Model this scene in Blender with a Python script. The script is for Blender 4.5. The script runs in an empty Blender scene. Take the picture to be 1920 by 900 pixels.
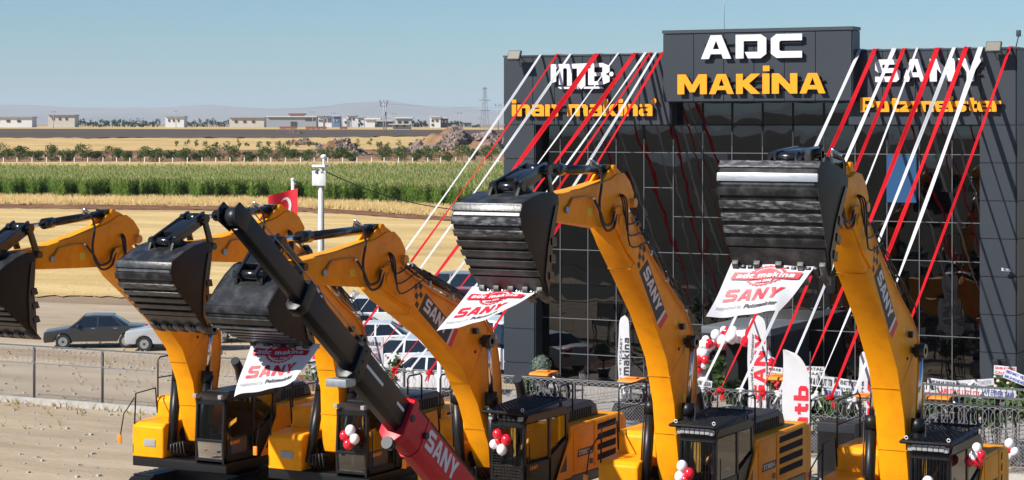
import bpy, bmesh, math, random
import numpy as np
from mathutils import Vector, Matrix, noise
R = math.radians
rnd = random.Random(7)
SC = bpy.context.scene
COL = SC.collection

# ------------------------------------------------------------------ camera, world, sun, exposure
F, CX, HY, CAMH, TH = 4000.0, 960.0, 232.0, 9.76, R(28)
SN, CS = math.sin(TH), math.cos(TH)
cam_d = bpy.data.cameras.new('camera'); cam = bpy.data.objects.new('camera', cam_d); COL.objects.link(cam)
cam.location = (0, 0, CAMH); cam.rotation_euler = (R(90), 0, TH)
cam_d.sensor_width = 36; cam_d.lens = 75; cam_d.shift_y = -218/1920
cam_d.clip_start = 0.5; cam_d.clip_end = 60000
SC.camera = cam
SC.view_settings.view_transform = 'Standard'; SC.view_settings.look = 'None'
SC.view_settings.exposure = 0.55; SC.view_settings.gamma = 1
SUN = Vector((-0.60, -1.0, 0.92)).normalized()
w = bpy.data.worlds.new('World'); SC.world = w; w.use_nodes = True
nt = w.node_tree; bg = nt.nodes['Background']
sky = nt.nodes.new('ShaderNodeTexSky'); sky.sky_type = 'NISHITA'; sky.sun_disc = False
sky.sun_elevation = math.asin(SUN.z); sky.sun_rotation = math.atan2(SUN.x, SUN.y)
sky.air_density = 1.0; sky.dust_density = 0.1; sky.ozone_density = 3.5; sky.altitude = 300
tint = nt.nodes.new('ShaderNodeMixRGB'); tint.blend_type = 'MULTIPLY'; tint.inputs[0].default_value = 1; tint.inputs[2].default_value = (.57, .80, .97, 1)
nt.links.new(sky.outputs[0], tint.inputs[1]); nt.links.new(tint.outputs[0], bg.inputs[0]); bg.inputs[1].default_value = 0.069
sl = bpy.data.lights.new('sun', 'SUN'); sl.energy = 5.0; sl.angle = R(0.53); sl.color = (1, .955, .89)
so = bpy.data.objects.new('sun', sl); COL.objects.link(so)
so.rotation_euler = (-SUN).to_track_quat('-Z', 'Y').to_euler(); so.location = (0, 0, 60)

# ------------------------------------------------------------------ helpers
def smooth(a, b, x):
    t = min(1, max(0, (x-a)/(b-a))); return t*t*(3-2*t)
def hgt(u, v):
    return 5.2*smooth(150, 1400, math.hypot(u, v))
def ray(x, y):
    X = (x-CX)/F
    return Vector((X*CS-SN, X*SN+CS, (HY-y)/F))
def on_u(x, y, u): d = ray(x, y); t = u/d.x; return Vector((u, d.y*t, CAMH+d.z*t))
def on_v(x, y, v): d = ray(x, y); t = v/d.y; return Vector((d.x*t, v, CAMH+d.z*t))
def on_g(x, y):
    d = ray(x, y); t = CAMH/max(1e-6, -d.z)
    for _ in range(40):
        p = d*t; t = 0.5*t+0.5*(CAMH-hgt(p.x, p.y))/max(1e-6, -d.z)
    p = d*t; return Vector((p.x, p.y, hgt(p.x, p.y)))
def at_D(x, D, z=None):
    X = (x-CX)/F*D; u = X*CS-D*SN; v = X*SN+D*CS
    return Vector((u, v, hgt(u, v) if z is None else z))
def z_of(y, D): return CAMH+(HY-y)/F*D

def tag(o, label=None, cat=None, group=None, kind=None):
    if label: o['label'] = label
    if cat: o['category'] = cat
    if group: o['group'] = group
    if kind: o['kind'] = kind
    return o
def thing(name, label, cat, loc=(0, 0, 0), rz=0, group=None):
    o = bpy.data.objects.new(name, None); COL.objects.link(o); o.empty_display_size = .3
    o.location = loc; o.rotation_euler = (0, 0, rz)
    return tag(o, label, cat, group)
def woff(p):
    v = Vector((0, 0, 0))
    while p is not None: v = v+p.location; p = p.parent
    return v

def soft(P, k=5):
    P = [Vector(p) for p in P]; out = []
    for i in range(len(P)-1):
        p0, p1, p2, p3 = P[max(0, i-1)], P[i], P[i+1], P[min(len(P)-1, i+2)]
        for j in range(k):
            t = j/k; out.append(.5*((2*p1)+(p2-p0)*t+(2*p0-5*p1+4*p2-p3)*t*t+(3*p1-p0-3*p2+p3)*t**3))
    return out+[P[-1]]
class MB:
    def __init__(s): s.v = []; s.f = []; s.sm = []
    def add(s, vs, fs, sm=False):
        n = len(s.v); s.v += [tuple(a) for a in vs]
        for f in fs: s.f.append([i+n for i in f]); s.sm.append(sm)
        return s
    def box(s, a, b, rot=None, c=None):
        x0, y0, z0 = a; x1, y1, z1 = b
        vs = [Vector(q) for q in ((x0,y0,z0),(x1,y0,z0),(x1,y1,z0),(x0,y1,z0),(x0,y0,z1),(x1,y0,z1),(x1,y1,z1),(x0,y1,z1))]
        if rot is not None:
            c = Vector(c) if c is not None else (Vector(a)+Vector(b))/2
            vs = [c+rot@(q-c) for q in vs]
        return s.add(vs, [(0,3,2,1),(4,5,6,7),(0,1,5,4),(1,2,6,5),(2,3,7,6),(3,0,4,7)])
    def prism(s, prof, x0, x1, sm=False):          # profile in (y,z), extruded along x
        n = len(prof)
        vs = [(x0, p[0], p[1]) for p in prof]+[(x1, p[0], p[1]) for p in prof]
        s.add(vs, [list(range(n))[::-1], [i+n for i in range(n)]])
        m = len(s.v)-2*n
        for i in range(n):
            j = (i+1) % n; s.f.append([m+i, m+j, m+n+j, m+n+i]); s.sm.append(sm)
        return s
    def prismf(s, prof, fn0, fn1):                 # profile mapped by two functions
        n = len(prof); vs = [fn0(p) for p in prof]+[fn1(p) for p in prof]
        fs = [list(range(n))[::-1], [i+n for i in range(n)]]+[[i, (i+1) % n, n+(i+1) % n, n+i] for i in range(n)]
        return s.add(vs, fs)
    def tube(s, pts, r, n=8, cap=True, r2=None):
        pts = [Vector(p) for p in pts]; m = len(pts); base = len(s.v); prev = None
        for i, p in enumerate(pts):
            t = (pts[min(i+1, m-1)]-pts[max(i-1, 0)])
            if t.length < 1e-9: t = Vector((0, 0, 1))
            t.normalize()
            a = Vector((0, 0, 1)) if abs(t.z) < .9 else Vector((1, 0, 0))
            x = (prev if prev is not None else t.cross(a)); x = (x-t*x.dot(t))
            if x.length < 1e-6: x = t.cross(a)
            x.normalize(); prev = x; y = t.cross(x)
            rr = r if r2 is None else r+(r2-r)*i/(m-1)
            for k in range(n):
                an = 2*math.pi*k/n; s.v.append(tuple(p+(x*math.cos(an)+y*math.sin(an))*rr))
        for i in range(m-1):
            for k in range(n):
                k2 = (k+1) % n; a = base+i*n
                s.f.append([a+k, a+k2, a+n+k2, a+n+k]); s.sm.append(n > 4)
        if cap:
            s.f.append([base+k for k in range(n)][::-1]); s.sm.append(False)
            s.f.append([base+(m-1)*n+k for k in range(n)]); s.sm.append(False)
        return s
    def ball(s, c, r, seg=12, ring=8, sc=(1, 1, 1), disp=0):
        vs = []; fs = []
        for i in range(ring+1):
            th = math.pi*i/ring
            for k in range(seg):
                ph = 2*math.pi*k/seg
                d = Vector((math.sin(th)*math.cos(ph), math.sin(th)*math.sin(ph), math.cos(th)))
                q = 1+(disp*noise.noise(d*2.1+Vector(c)*3) if disp else 0)
                vs.append((c[0]+d.x*r*sc[0]*q, c[1]+d.y*r*sc[1]*q, c[2]+d.z*r*sc[2]*q))
        for i in range(ring):
            for k in range(seg):
                k2 = (k+1) % seg; fs.append([i*seg+k, (i+1)*seg+k, (i+1)*seg+k2, i*seg+k2])
        return s.add(vs, fs, True)
    def build(s, name, mat, parent=None, world=False, bevel=0, seg=2, label=None, solid=0):
        me = bpy.data.meshes.new(name)
        off = woff(parent) if (world and parent is not None) else Vector((0, 0, 0))
        vs = [(a[0]-off.x, a[1]-off.y, a[2]-off.z) for a in s.v] if off.length else s.v
        me.from_pydata(vs, [], s.f)
        if any(s.sm): me.polygons.foreach_set('use_smooth', s.sm)
        me.materials.append(mat)
        if bevel:
            bm = bmesh.new(); bm.from_mesh(me)
            es = [e for e in bm.edges if len(e.link_faces) == 2 and e.calc_face_angle(0) > R(28)]
            bmesh.ops.recalc_face_normals(bm, faces=bm.faces)
            bmesh.ops.bevel(bm, geom=es, offset=bevel, segments=seg, affect='EDGES', profile=.6, clamp_overlap=True)
            for f in bm.faces: f.smooth = True
            bm.to_mesh(me); bm.free()
            try: me.set_sharp_from_angle(angle=R(32))
            except Exception: pass
        elif s.f:
            bm = bmesh.new(); bm.from_mesh(me); bmesh.ops.recalc_face_normals(bm, faces=bm.faces); bm.to_mesh(me); bm.free()
        me.update()
        o = bpy.data.objects.new(name, me); COL.objects.link(o); o.parent = parent
        if label: o['label'] = label
        return o

def big_mesh(name, co, tri, mat, mats=None, idx=None, quads=False):
    me = bpy.data.meshes.new(name); k = 4 if quads else 3
    n = len(tri); me.vertices.add(len(co)); me.vertices.foreach_set('co', np.asarray(co, dtype=np.float32).ravel())
    me.loops.add(n*k); me.loops.foreach_set('vertex_index', np.asarray(tri, dtype=np.int32).ravel())
    me.polygons.add(n); me.polygons.foreach_set('loop_start', np.arange(0, n*k, k, dtype=np.int32))
    for m in (mats or [mat]): me.materials.append(m)
    if idx is not None: me.polygons.foreach_set('material_index', np.asarray(idx, dtype=np.int32))
    me.update(calc_edges=True); me.validate()
    o = bpy.data.objects.new(name, me); COL.objects.link(o); return o

# ------------------------------------------------------------------ materials
def mat(name, col, rough=.5, metal=0, var=.0, vs=3, bump=0, bs=20, coat=0, col2=None, thr=None, vec=None, ior=1.5, spec=None, trans=0, detail=4):
    m = bpy.data.materials.new(name); m.use_nodes = True; n = m.node_tree; p = n.nodes['Principled BSDF']
    p.inputs['Base Color'].default_value = (*col, 1); p.inputs['Roughness'].default_value = rough
    p.inputs['Metallic'].default_value = metal; p.inputs['IOR'].default_value = ior
    if coat: p.inputs['Coat Weight'].default_value = coat; p.inputs['Coat Roughness'].default_value = .08
    if spec is not None: p.inputs['Specular IOR Level'].default_value = spec
    tc = n.nodes.new('ShaderNodeTexCoord')
    if var or col2:
        ns = n.nodes.new('ShaderNodeTexNoise'); ns.inputs['Scale'].default_value = vs; ns.inputs['Detail'].default_value = detail
        ns.inputs['Roughness'].default_value = .62
        if vec:
            mp = n.nodes.new('ShaderNodeMapping'); mp.inputs['Scale'].default_value = vec
            n.links.new(tc.outputs['Object'], mp.inputs[0]); n.links.new(mp.outputs[0], ns.inputs['Vector'])
        else: n.links.new(tc.outputs['Object'], ns.inputs['Vector'])
        cr = n.nodes.new('ShaderNodeValToRGB'); t = thr or (.32, .68)
        cr.color_ramp.elements[0].position = t[0]; cr.color_ramp.elements[1].position = t[1]
        if col2: c0, c1 = col, col2
        else: c0 = tuple(c*(1-var) for c in col); c1 = tuple(min(1, c*(1+var)) for c in col)
        cr.color_ramp.elements[0].color = (*c0, 1); cr.color_ramp.elements[1].color = (*c1, 1)
        n.links.new(ns.outputs[0], cr.inputs[0]); n.links.new(cr.outputs[0], p.inputs['Base Color'])
    if bump:
        nb = n.nodes.new('ShaderNodeTexNoise'); nb.inputs['Scale'].default_value = bs; nb.inputs['Detail'].default_value = 3
        b = n.nodes.new('ShaderNodeBump'); b.inputs['Strength'].default_value = bump; b.inputs['Distance'].default_value = .05
        n.links.new(tc.outputs['Object'], nb.inputs['Vector']); n.links.new(nb.outputs[0], b.inputs['Height'])
        n.links.new(b.outputs[0], p.inputs['Normal'])
    return m
def leafmat(name, c1, c2, scale=1.5, trans=.35):
    m = mat(name, c1, .7, col2=c2, vs=scale, spec=.25); n = m.node_tree; p = n.nodes['Principled BSDF']
    out = n.nodes['Material Output']; t = n.nodes.new('ShaderNodeBsdfTranslucent'); mx = n.nodes.new('ShaderNodeMixShader')
    src = p.inputs['Base Color'].links[0].from_socket; n.links.new(src, t.inputs[0]); mx.inputs[0].default_value = trans
    n.links.new(p.outputs[0], mx.inputs[1]); n.links.new(t.outputs[0], mx.inputs[2]); n.links.new(mx.outputs[0], out.inputs[0])
    return m
def glassmat(name, tint, gl=(1, 1, 1), rough=.02, ior=1.6):
    m = bpy.data.materials.new(name); m.use_nodes = True; n = m.node_tree; n.nodes.remove(n.nodes['Principled BSDF'])
    out = n.nodes['Material Output']; t = n.nodes.new('ShaderNodeBsdfTransparent'); g = n.nodes.new('ShaderNodeBsdfGlossy')
    t.inputs[0].default_value = (*tint, 1); g.inputs[0].default_value = (*gl, 1); g.inputs['Roughness'].default_value = rough
    f = n.nodes.new('ShaderNodeFresnel'); f.inputs[0].default_value = ior; mx = n.nodes.new('ShaderNodeMixShader')
    n.links.new(f.outputs[0], mx.inputs[0]); n.links.new(t.outputs[0], mx.inputs[1]); n.links.new(g.outputs[0], mx.inputs[2])
    n.links.new(mx.outputs[0], out.inputs[0]); return m
M = {}
M['yel'] = mat('machine_yellow_paint', (.92, .35, .005), .42, col2=(.66, .235, .010), thr=(.46, .86), detail=9, vs=2.4, spec=.14, coat=.0, bump=.02, bs=3)
M['yel2'] = mat('machine_yellow_pipe', (.70, .29, .02), .4)
M['blk'] = mat('black_satin_paint', (.007, .007, .008), .40, var=.3, vs=2, spec=.35)
M['blkg'] = mat('black_gloss_steel', (.01, .01, .012), .22, coat=.2)
M['blkp'] = mat('black_plastic_hood', (.014, .016, .020), .40, var=.15, vs=2, spec=.4)
M['hose'] = mat('rubber_hose', (.02, .02, .022), .5)
M['chrome'] = mat('chrome_rod', (.75, .76, .78), .16, metal=1)
M['steel'] = mat('galvanised_steel', (.36, .37, .38), .42, metal=.5, var=.15, vs=8)
M['buck'] = mat('bucket_black_paint', (.016, .0165, .018), .36, col2=(.085, .083, .08), vs=4, thr=(.45, .8), bump=.08, bs=14, detail=9)
M['bucks'] = mat('bucket_side_paint', (.009, .009, .008), .5, spec=.3, var=.3, vs=3)
M['wear'] = mat('scuffed_wear_strip', (.035, .035, .037), .36, col2=(.40, .40, .41), vs=3.2, thr=(.47, .80), vec=(1.6, 5, 5), bump=.08, bs=14, detail=11)
M['polish'] = mat('polished_wear_strip', (.42, .42, .43), .33, metal=.5, col2=(.2, .2, .21), vs=3, thr=(.5, .85), vec=(1.5, 5, 5), detail=9)
M['tooth'] = mat('bucket_tooth_steel', (.05, .048, .045), .5, col2=(.25, .24, .22), vs=9, thr=(.5, .75))
M['red'] = mat('crane_red_paint', (.60, .007, .018), .4, var=.08, vs=1.5, spec=.3)
M['white'] = mat('white_lettering', (.66, .66, .70), .45)
M['wht'] = mat('white_paint', (.78, .79, .8), .35, var=.03, vs=1)
M['red2'] = mat('red_print', (.62, .012, .03), .5)
M['ink'] = mat('dark_print', (.03, .03, .035), .6)
M['gry_ink'] = mat('pale_grey_print', (.3, .3, .32), .6)
M['cloth'] = leafmat('banner_cloth', (.60, .60, .63), (.66, .66, .68), 2, .18)
M['rib_w'] = leafmat('white_satin_ribbon', (.56, .56, .59), (.64, .64, .66), 1, .2)
M['rib_r'] = leafmat('red_satin_ribbon', (.50, .004, .010), (.62, .008, .016), 1, .22)
M['panel'] = mat('slate_grey_panel', (.026, .032, .041), .42, var=.07, vs=.35, bump=.015, bs=.7)
M['seam'] = mat('panel_seam', (.008, .009, .011), .7)
M['amber'] = mat('amber_sign_face', (.90, .315, .004), .4)
M['amber_s'] = mat('orange_sign_edge', (.55, .14, .01), .5)
M['mull'] = mat('aluminium_mullion', (.15, .155, .16), .4, metal=.3)
M['lamp'] = mat('floodlight_lens', (.20, .185, .15), .2, var=.15, vs=30)
M['dark'] = mat('dark_interior', (.004, .004, .005), .9)
M['cabglass'] = glassmat('cab_glass', (.42, .50, .50))
M['carglass'] = mat('car_glass', (.012, .018, .026), .06, ior=1.6)
M['rubber'] = mat('tyre_rubber', (.02, .02, .02), .8)
M['balw'] = mat('white_balloon', (.82, .80, .82), .22, coat=.4)
M['balr'] = mat('red_balloon', (.72, .012, .03), .22, coat=.4)
M['orange'] = mat('orange_plastic', (.85, .24, .02), .45)
M['film'] = glassmat('clear_film', (.7, .7, .7), rough=.25, ior=1.9)
M['bark'] = mat('bark', (.12, .085, .06), .9, var=.3, vs=6)
M['conc'] = mat('concrete', (.38, .36, .33), .85, var=.15, vs=3)
M['seat'] = mat('grey_seat_fabric', (.10, .10, .11), .8)

def gm(name, c1, c2, c3, s1, s2, vec=(1, 1, 1), rough=.95, bump=.5, bs=2.0, dist=.3):
    m = bpy.data.materials.new(name); m.use_nodes = True; n = m.node_tree; p = n.nodes['Principled BSDF']
    p.inputs['Roughness'].default_value = rough; p.inputs['Specular IOR Level'].default_value = .15
    tc = n.nodes.new('ShaderNodeTexCoord'); mp = n.nodes.new('ShaderNodeMapping'); mp.inputs['Scale'].default_value = vec
    mp.inputs['Rotation'].default_value = (0, 0, -TH)
    n.links.new(tc.outputs['Object'], mp.inputs[0])
    def nz(s, d=6):
        q = n.nodes.new('ShaderNodeTexNoise'); q.inputs['Scale'].default_value = s; q.inputs['Detail'].default_value = d
        q.inputs['Roughness'].default_value = .65
        n.links.new(mp.outputs[0], q.inputs['Vector']); return q
    a, b = nz(s1), nz(s2)
    r1 = n.nodes.new('ShaderNodeValToRGB'); r1.color_ramp.elements[0].position = .36; r1.color_ramp.elements[1].position = .64
    r1.color_ramp.elements[0].color = (*c1, 1); r1.color_ramp.elements[1].color = (*c2, 1)
    r2 = n.nodes.new('ShaderNodeValToRGB'); r2.color_ramp.elements[0].position = .5; r2.color_ramp.elements[1].position = .72
    mx = n.nodes.new('ShaderNodeMixRGB'); mx.inputs[2].default_value = (*c3, 1)
    n.links.new(a.outputs[0], r1.inputs[0]); n.links.new(b.outputs[0], r2.inputs[0])
    n.links.new(r2.outputs[0], mx.inputs[0]); n.links.new(r1.outputs[0], mx.inputs[1]); n.links.new(mx.outputs[0], p.inputs['Base Color'])
    if bump:
        c = nz(bs, 8); bp = n.nodes.new('ShaderNodeBump'); bp.inputs['Strength'].default_value = bump; bp.inputs['Distance'].default_value = dist
        n.links.new(c.outputs[0], bp.inputs['Height']); n.links.new(bp.outputs[0], p.inputs['Normal'])
    return m

# ------------------------------------------------------------------ ground and fields
M['ground'] = gm('dusty_ground', (.24, .17, .11), (.36, .27, .17), (.10, .09, .045), .02, .004, bump=.4, bs=.8)
rings = [0.0]+[8*1.045**i for i in range(186)]
NSEG = 144; co = []; fs = []
for r in rings:
    for k in range(NSEG):
        a = 2*math.pi*k/NSEG; u, v = r*math.cos(a), r*math.sin(a); co.append((u, v, hgt(u, v)))
for i in range(len(rings)-1):
    for k in range(NSEG):
        k2 = (k+1) % NSEG; fs.append((i*NSEG+k, i*NSEG+k2, (i+1)*NSEG+k2, (i+1)*NSEG+k))
g = big_mesh('ground', co, fs, M['ground'], quads=True); g['kind'] = 'structure'
for p in g.data.polygons: p.use_smooth = True

def yline(pts, x):
    if x <= pts[0][0]: a, b = pts[0], pts[1]
    elif x >= pts[-1][0]: a, b = pts[-2], pts[-1]
    else:
        for a, b in zip(pts, pts[1:]):
            if a[0] <= x <= b[0]: break
    return a[1]+(b[1]-a[1])*(x-a[0])/(b[0]-a[0])
def strip(name, lo, hi, material, lift, rows=8, jl=0, jh=0, x0=-700, x1=1500, step=12, kind='structure'):
    xs = np.arange(x0, x1, step); co = []; fs = []
    for i in range(rows+1):
        t = i/rows
        for x in xs:
            yl = yline(lo, x)+jl*noise.noise(Vector((x*.05, 1.3, len(name)))) ; yh = yline(hi, x)+jh*noise.noise(Vector((x*.05, 7.7, len(name))))
            y = 1/((1-t)/(yl-HY)+t/(yh-HY))+HY
            p = on_g(x, y); co.append((p.x, p.y, p.z+lift+.00035*p.length))
    n = len(xs)
    for i in range(rows):
        for k in range(n-1): fs.append((i*n+k, i*n+k+1, (i+1)*n+k+1, (i+1)*n+k))
    o = big_mesh(name, co, fs, material, quads=True); o['kind'] = kind
    for p in o.data.polygons: p.use_smooth = True
    return o
L_yard = [(-600, 548), (527, 562), (945, 590)]
L_fur1 = [(-600, 385), (527, 398), (640, 402), (740, 410), (945, 422)]
L_fur0 = [(-600, 377), (527, 390), (640, 394), (740, 402), (945, 413)]
L_corn = [(-600, 366), (527, 378), (700, 386), (945, 399)]
L_cornb = [(-600, 338), (527, 341), (640, 337), (945, 332)]
L_orch = [(527, 304), (945, 303)]
L_scr1 = [(527, 283), (945, 281)]
L_pl0 = [(-600, 261), (527, 260), (800, 257), (945, 259)]
L_pl1 = [(527, 244.5), (945, 245.5)]
L_dry = [(527, 239.5), (945, 241.2)]
M['stubble'] = gm('stubble_field', (.56, .39, .16), (.72, .53, .25), (.36, .25, .11), .12, .05, (.35, 1.6, 1), bump=.7, bs=2.5)
M['furrow'] = gm('red_furrow_soil', (.15, .065, .035), (.24, .12, .07), (.34, .22, .11), .5, .2, bump=1, bs=1)
M['drygrass'] = gm('dry_grass', (.46, .30, .12), (.62, .45, .2), (.30, .2, .09), .1, .03, (.4, 1.2, 1), bump=.8, bs=1)
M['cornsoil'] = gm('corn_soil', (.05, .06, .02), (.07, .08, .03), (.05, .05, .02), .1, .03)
M['redsoil'] = gm('red_soil', (.15, .07, .042), (.27, .15, .085), (.42, .29, .14), .02, .012, (.3, 1.5, 1), bump=.6, bs=.3)
M['plough'] = gm('ploughed_soil', (.075, .058, .047), (.10, .077, .06), (.13, .10, .075), .01, .02, (.2, 2.5, 1), bump=.6, bs=.15)
M['yard'] = gm('gravel_yard', (.36, .28, .19), (.47, .38, .27), (.25, .18, .12), .35, .09, (.35, 1.5, 1), bump=.6, bs=5, dist=.1)
strip('stubble_field', L_yard, L_fur1, M['stubble'], .02, 14, 5, 1)
strip('furrow', L_fur1, L_fur0, M['furrow'], .04, 3, 3, 3)
strip('dry_verge', L_fur0, L_corn, M['drygrass'], .03, 4, 2, 1)
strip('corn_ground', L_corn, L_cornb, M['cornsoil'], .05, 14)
strip('dry_track', L_cornb, L_orch, M['drygrass'], .06, 3)
strip('orchard_ground', L_orch, L_scr1, M['redsoil'], .07, 6)
strip('dry_scrubland', L_scr1, L_pl0, M['drygrass'], .09, 8, 0, 3)
strip('ploughed_field', L_pl0, L_pl1, M['plough'], .12, 8, 3, 0)
strip('far_dry_field', L_pl1, L_dry, M['drygrass'], .2, 5)
# yard: a sheet around the machines, the car park and the building forecourt
yb = MB(); yv = []
for (u, v) in ((-90, 31), (30, 31), (30, 90), (-20, 95), (-90, 90)): yv.append((u, v, .006))
yb.add(yv, [(0, 1, 2, 3, 4)]); y = yb.build('gravel_yard', M['yard']); y['kind'] = 'structure'
fb = MB().box((-36.5, 63.0, -.2), (-10, 71.4, .03)); f_ = fb.build('forecourt_paving', mat('forecourt_paving', (.34, .31, .28), .8, var=.1, vs=2)); f_['kind'] = 'structure'
soilb = MB()
a, b, c, d = on_g(500, 760), on_g(940, 775), on_g(940, 722), on_g(500, 700)
soilb.add([(q.x, q.y, .012) for q in (a, b, c, d)], [(0, 1, 2, 3)]); q = soilb.build('planting_soil', M['furrow']); q['kind'] = 'structure'

M['rearfield'] = gm('dark_rear_field', (.018, .016, .010), (.05, .038, .02), (.014, .022, .008), .03, .012, (1, 1, 1), bump=.5, bs=.6)
M['added_asphalt'] = gm('added_asphalt', (.035, .035, .035), (.05, .048, .045), (.04, .036, .03), .5, .1, bump=.2, bs=6, dist=.05)
for nm_, v0_, v1_, mm_ in (('road', 14, 30.8, M['added_asphalt']), ('rear_field', -3000, 13.6, M['rearfield'])):  # unseen road added, and rear field kept dark, to darken the glass reflections
    q = MB().add([(-420, v0_, .012), (300, v0_, .012), (300, v1_, .012), (-420, v1_, .012)], [(0, 1, 2, 3)]) if nm_ == 'road' else MB()
    if nm_ != 'road':
        for i in range(60):
            for j in range(90):
                c_ = [(-2600+50*(i+a), v1_+(v0_-v1_)*((j+b)/90)**1.6) for a, b in ((0, 0), (1, 0), (1, 1), (0, 1))]
                q.add([(a, b, hgt(a, b)+.03+.0007*math.hypot(a, b)) for a, b in c_], [(0, 1, 2, 3)])
    q = q.build(nm_, mm_); q['kind'] = 'structure'
# corn: dense leafy plants, one object
def corn():
    rs = np.random.RandomState(3); P = []; n = 46000
    D0, D1 = 232.0, 470.0
    for _ in range(n):
        t = rs.rand()**1.45
        x = rs.uniform(-260, 1010); yl = yline(L_corn, x)-1.5+4*noise.noise(Vector((x*.035, 4.4, 0)))+2*noise.noise(Vector((x*.15, 9, 0))); yh = yline(L_cornb, x)
        yy = 1/((1-t)/(yl-HY)+t/(yh-HY))+HY
        D = CAMH*F/(yy-HY)
        p = at_D(x, 1); k = 1.0
        # solve once, cheap
        u, v = p.x, p.y; DD = D
        for _i in range(4): DD = (CAMH-5.2*smooth(150, 1400, DD))*F/(yy-HY)
        P.append((u*DD, v*DD, 5.2*smooth(150, 1400, DD*math.hypot(u, v)), DD))
    P = np.array(P); co = []; tr = []; ix = []
    vi = 0
    for (u, v, z, D) in P:
        h = rs.uniform(1.9, 3.0); sc = 1+max(0, (D-300)/260)
        nl = 7 if D < 300 else 4
        for j in range(nl):
            a = rs.uniform(0, 6.283); ca, sa = math.cos(a), math.sin(a)
            zz = z+h*(.12+.78*(j+rs.rand())/nl); L = rs.uniform(.45, .8)*sc; wd = .06*sc
            px, py = -sa*wd, ca*wd
            up = rs.uniform(.3, .9)*L
            co += [(u-px, v-py, zz), (u+px, v+py, zz), (u+ca*L*.55+px*.6, v+sa*L*.55+py*.6, zz+up), (u+ca*L*.55-px*.6, v+sa*L*.55-py*.6, zz+up), (u+ca*L, v+sa*L, zz+up*.35)]
            tr += [(vi, vi+1, vi+2), (vi, vi+2, vi+3), (vi+3, vi+2, vi+4)]; ix += [0, 0, 0]; vi += 5
        t = rs.uniform(.25, .45); s2 = .07*sc
        co += [(u-s2*CS, v+s2*SN, z+h*.9), (u+s2*CS, v-s2*SN, z+h*.9), (u+rs.uniform(-.1, .1), v, z+h*.9+t)]
        tr.append((vi, vi+1, vi+2)); ix.append(1); vi += 3
    m1 = leafmat('corn_leaf', (.12, .20, .024), (.24, .36, .08), .6, .5); m2 = leafmat('corn_tassel', (.30, .26, .12), (.42, .35, .18), .6, .3)
    o = big_mesh('corn_field', co, tr, None, [m1, m2], ix); tag(o, kind='stuff'); tag(o, 'green corn crop with pale tassels behind the stubble field', 'corn')
corn()
# dry grass tufts along the corn edge and scattered stubble
def tufts(name, n, xr, la, lb, hh, material, w=.05, seed=1):
    rs = np.random.RandomState(seed); co = []; tr = []; vi = 0
    for _ in range(n):
        x = rs.uniform(*xr); t = rs.rand(); yl = yline(la, x); yh = yline(lb, x); yy = yl+(yh-yl)*t
        DD = CAMH*F/(yy-HY)
        for _i in range(5): DD = (CAMH-5.2*smooth(150, 1400, DD))*F/(yy-HY)
        b = at_D(x, DD)
        for j in range(3):
            a = rs.uniform(0, 6.28); h = hh*rs.uniform(.4, 1.1); l = h*.4
            co += [(b.x-w, b.y, b.z), (b.x+w, b.y, b.z), (b.x+math.cos(a)*l, b.y+math.sin(a)*l, b.z+h)]
            tr.append((vi, vi+1, vi+2)); vi += 3
    o = big_mesh(name, co, tr, material); tag(o, kind='stuff'); return o
M['straw'] = leafmat('straw', (.48, .34, .14), (.66, .50, .24), .5, .3)
M['weed'] = leafmat('weed', (.20, .17, .06), (.34, .27, .1), .5, .3)
tag(tufts('dry_grass', 9000, (-250, 1000), L_fur0, [(x, y-2) for x, y in L_corn], .8, M['straw'], .07, 5), 'tall dry grass along the near edge of the corn', 'grass')
tag(tufts('straw_stubble', 9000, (-250, 1000), L_yard, L_fur1, .16, M['straw'], .03, 6), 'short straw stubble of the tan field', 'stubble')

def yard_litter():
    rs = random.Random(77); m = MB(); w = MB()
    for _ in range(2600):
        u, v = rs.uniform(-62, -12), rs.uniform(33, 78); z = rs.uniform(.015, .05)
        if 63 < v and u > -37: continue
        m.box((u-z, v-z, .0), (u+z*1.4, v+z, z*1.3), Matrix.Rotation(rs.uniform(0, 3), 3, 'Z'))
    tag(m.build('loose_gravel', M['conc']), 'loose stones scattered over the yard', 'gravel', kind='stuff')
    for _ in range(900):
        u, v = rs.uniform(-62, -30), rs.choice((57.8, 46+rs.random()*40)); v += rs.gauss(0, .5)
        if v < 52: continue
        for k in range(4):
            a = rs.uniform(0, 6.3); h = rs.uniform(.08, .3); w.add([(u-.02, v, 0), (u+.02, v, 0), (u+math.cos(a)*h*.6, v+math.sin(a)*h*.6, h)], [(0, 1, 2)])
    tag(w.build('weeds', M['weed']), 'dry weeds along the fence line', 'weeds', kind='stuff')
yard_litter()
# ------------------------------------------------------------------ vegetation
def leaves(mb, c, rad, n, size, rs, hollow=.35, sc=(1, 1, 1), clumps=0):
    cs = [(Vector((0, 0, 0)), 1.0)]
    if clumps:
        cs = []
        for _ in range(clumps):
            d = Vector((rs.gauss(0, 1), rs.gauss(0, 1), rs.gauss(0, 1))).normalized()*rs.uniform(.35, .78); cs.append((d, rs.uniform(.28, .5)))
    for _ in range(n):
        o, k = rs.choice(cs)
        d = Vector((rs.gauss(0, 1), rs.gauss(0, 1), rs.gauss(0, 1))).normalized()*(hollow+(1-hollow)*rs.random()**.6)
        p = (o+d*k); p = Vector((c[0]+p.x*rad*sc[0], c[1]+p.y*rad*sc[1], c[2]+p.z*rad*sc[2]))
        a = Vector((rs.gauss(0, 1), rs.gauss(0, 1), rs.gauss(0, .7))).normalized()*size*rs.uniform(.6, 1.3)
        b = a.cross(Vector((rs.gauss(0, 1), rs.gauss(0, 1), rs.gauss(0, 1)))).normalized()*size*.45
        mb.add([p-a-b*.3, p-b, p+a, p+b], [(0, 1, 2, 3)])
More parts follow.
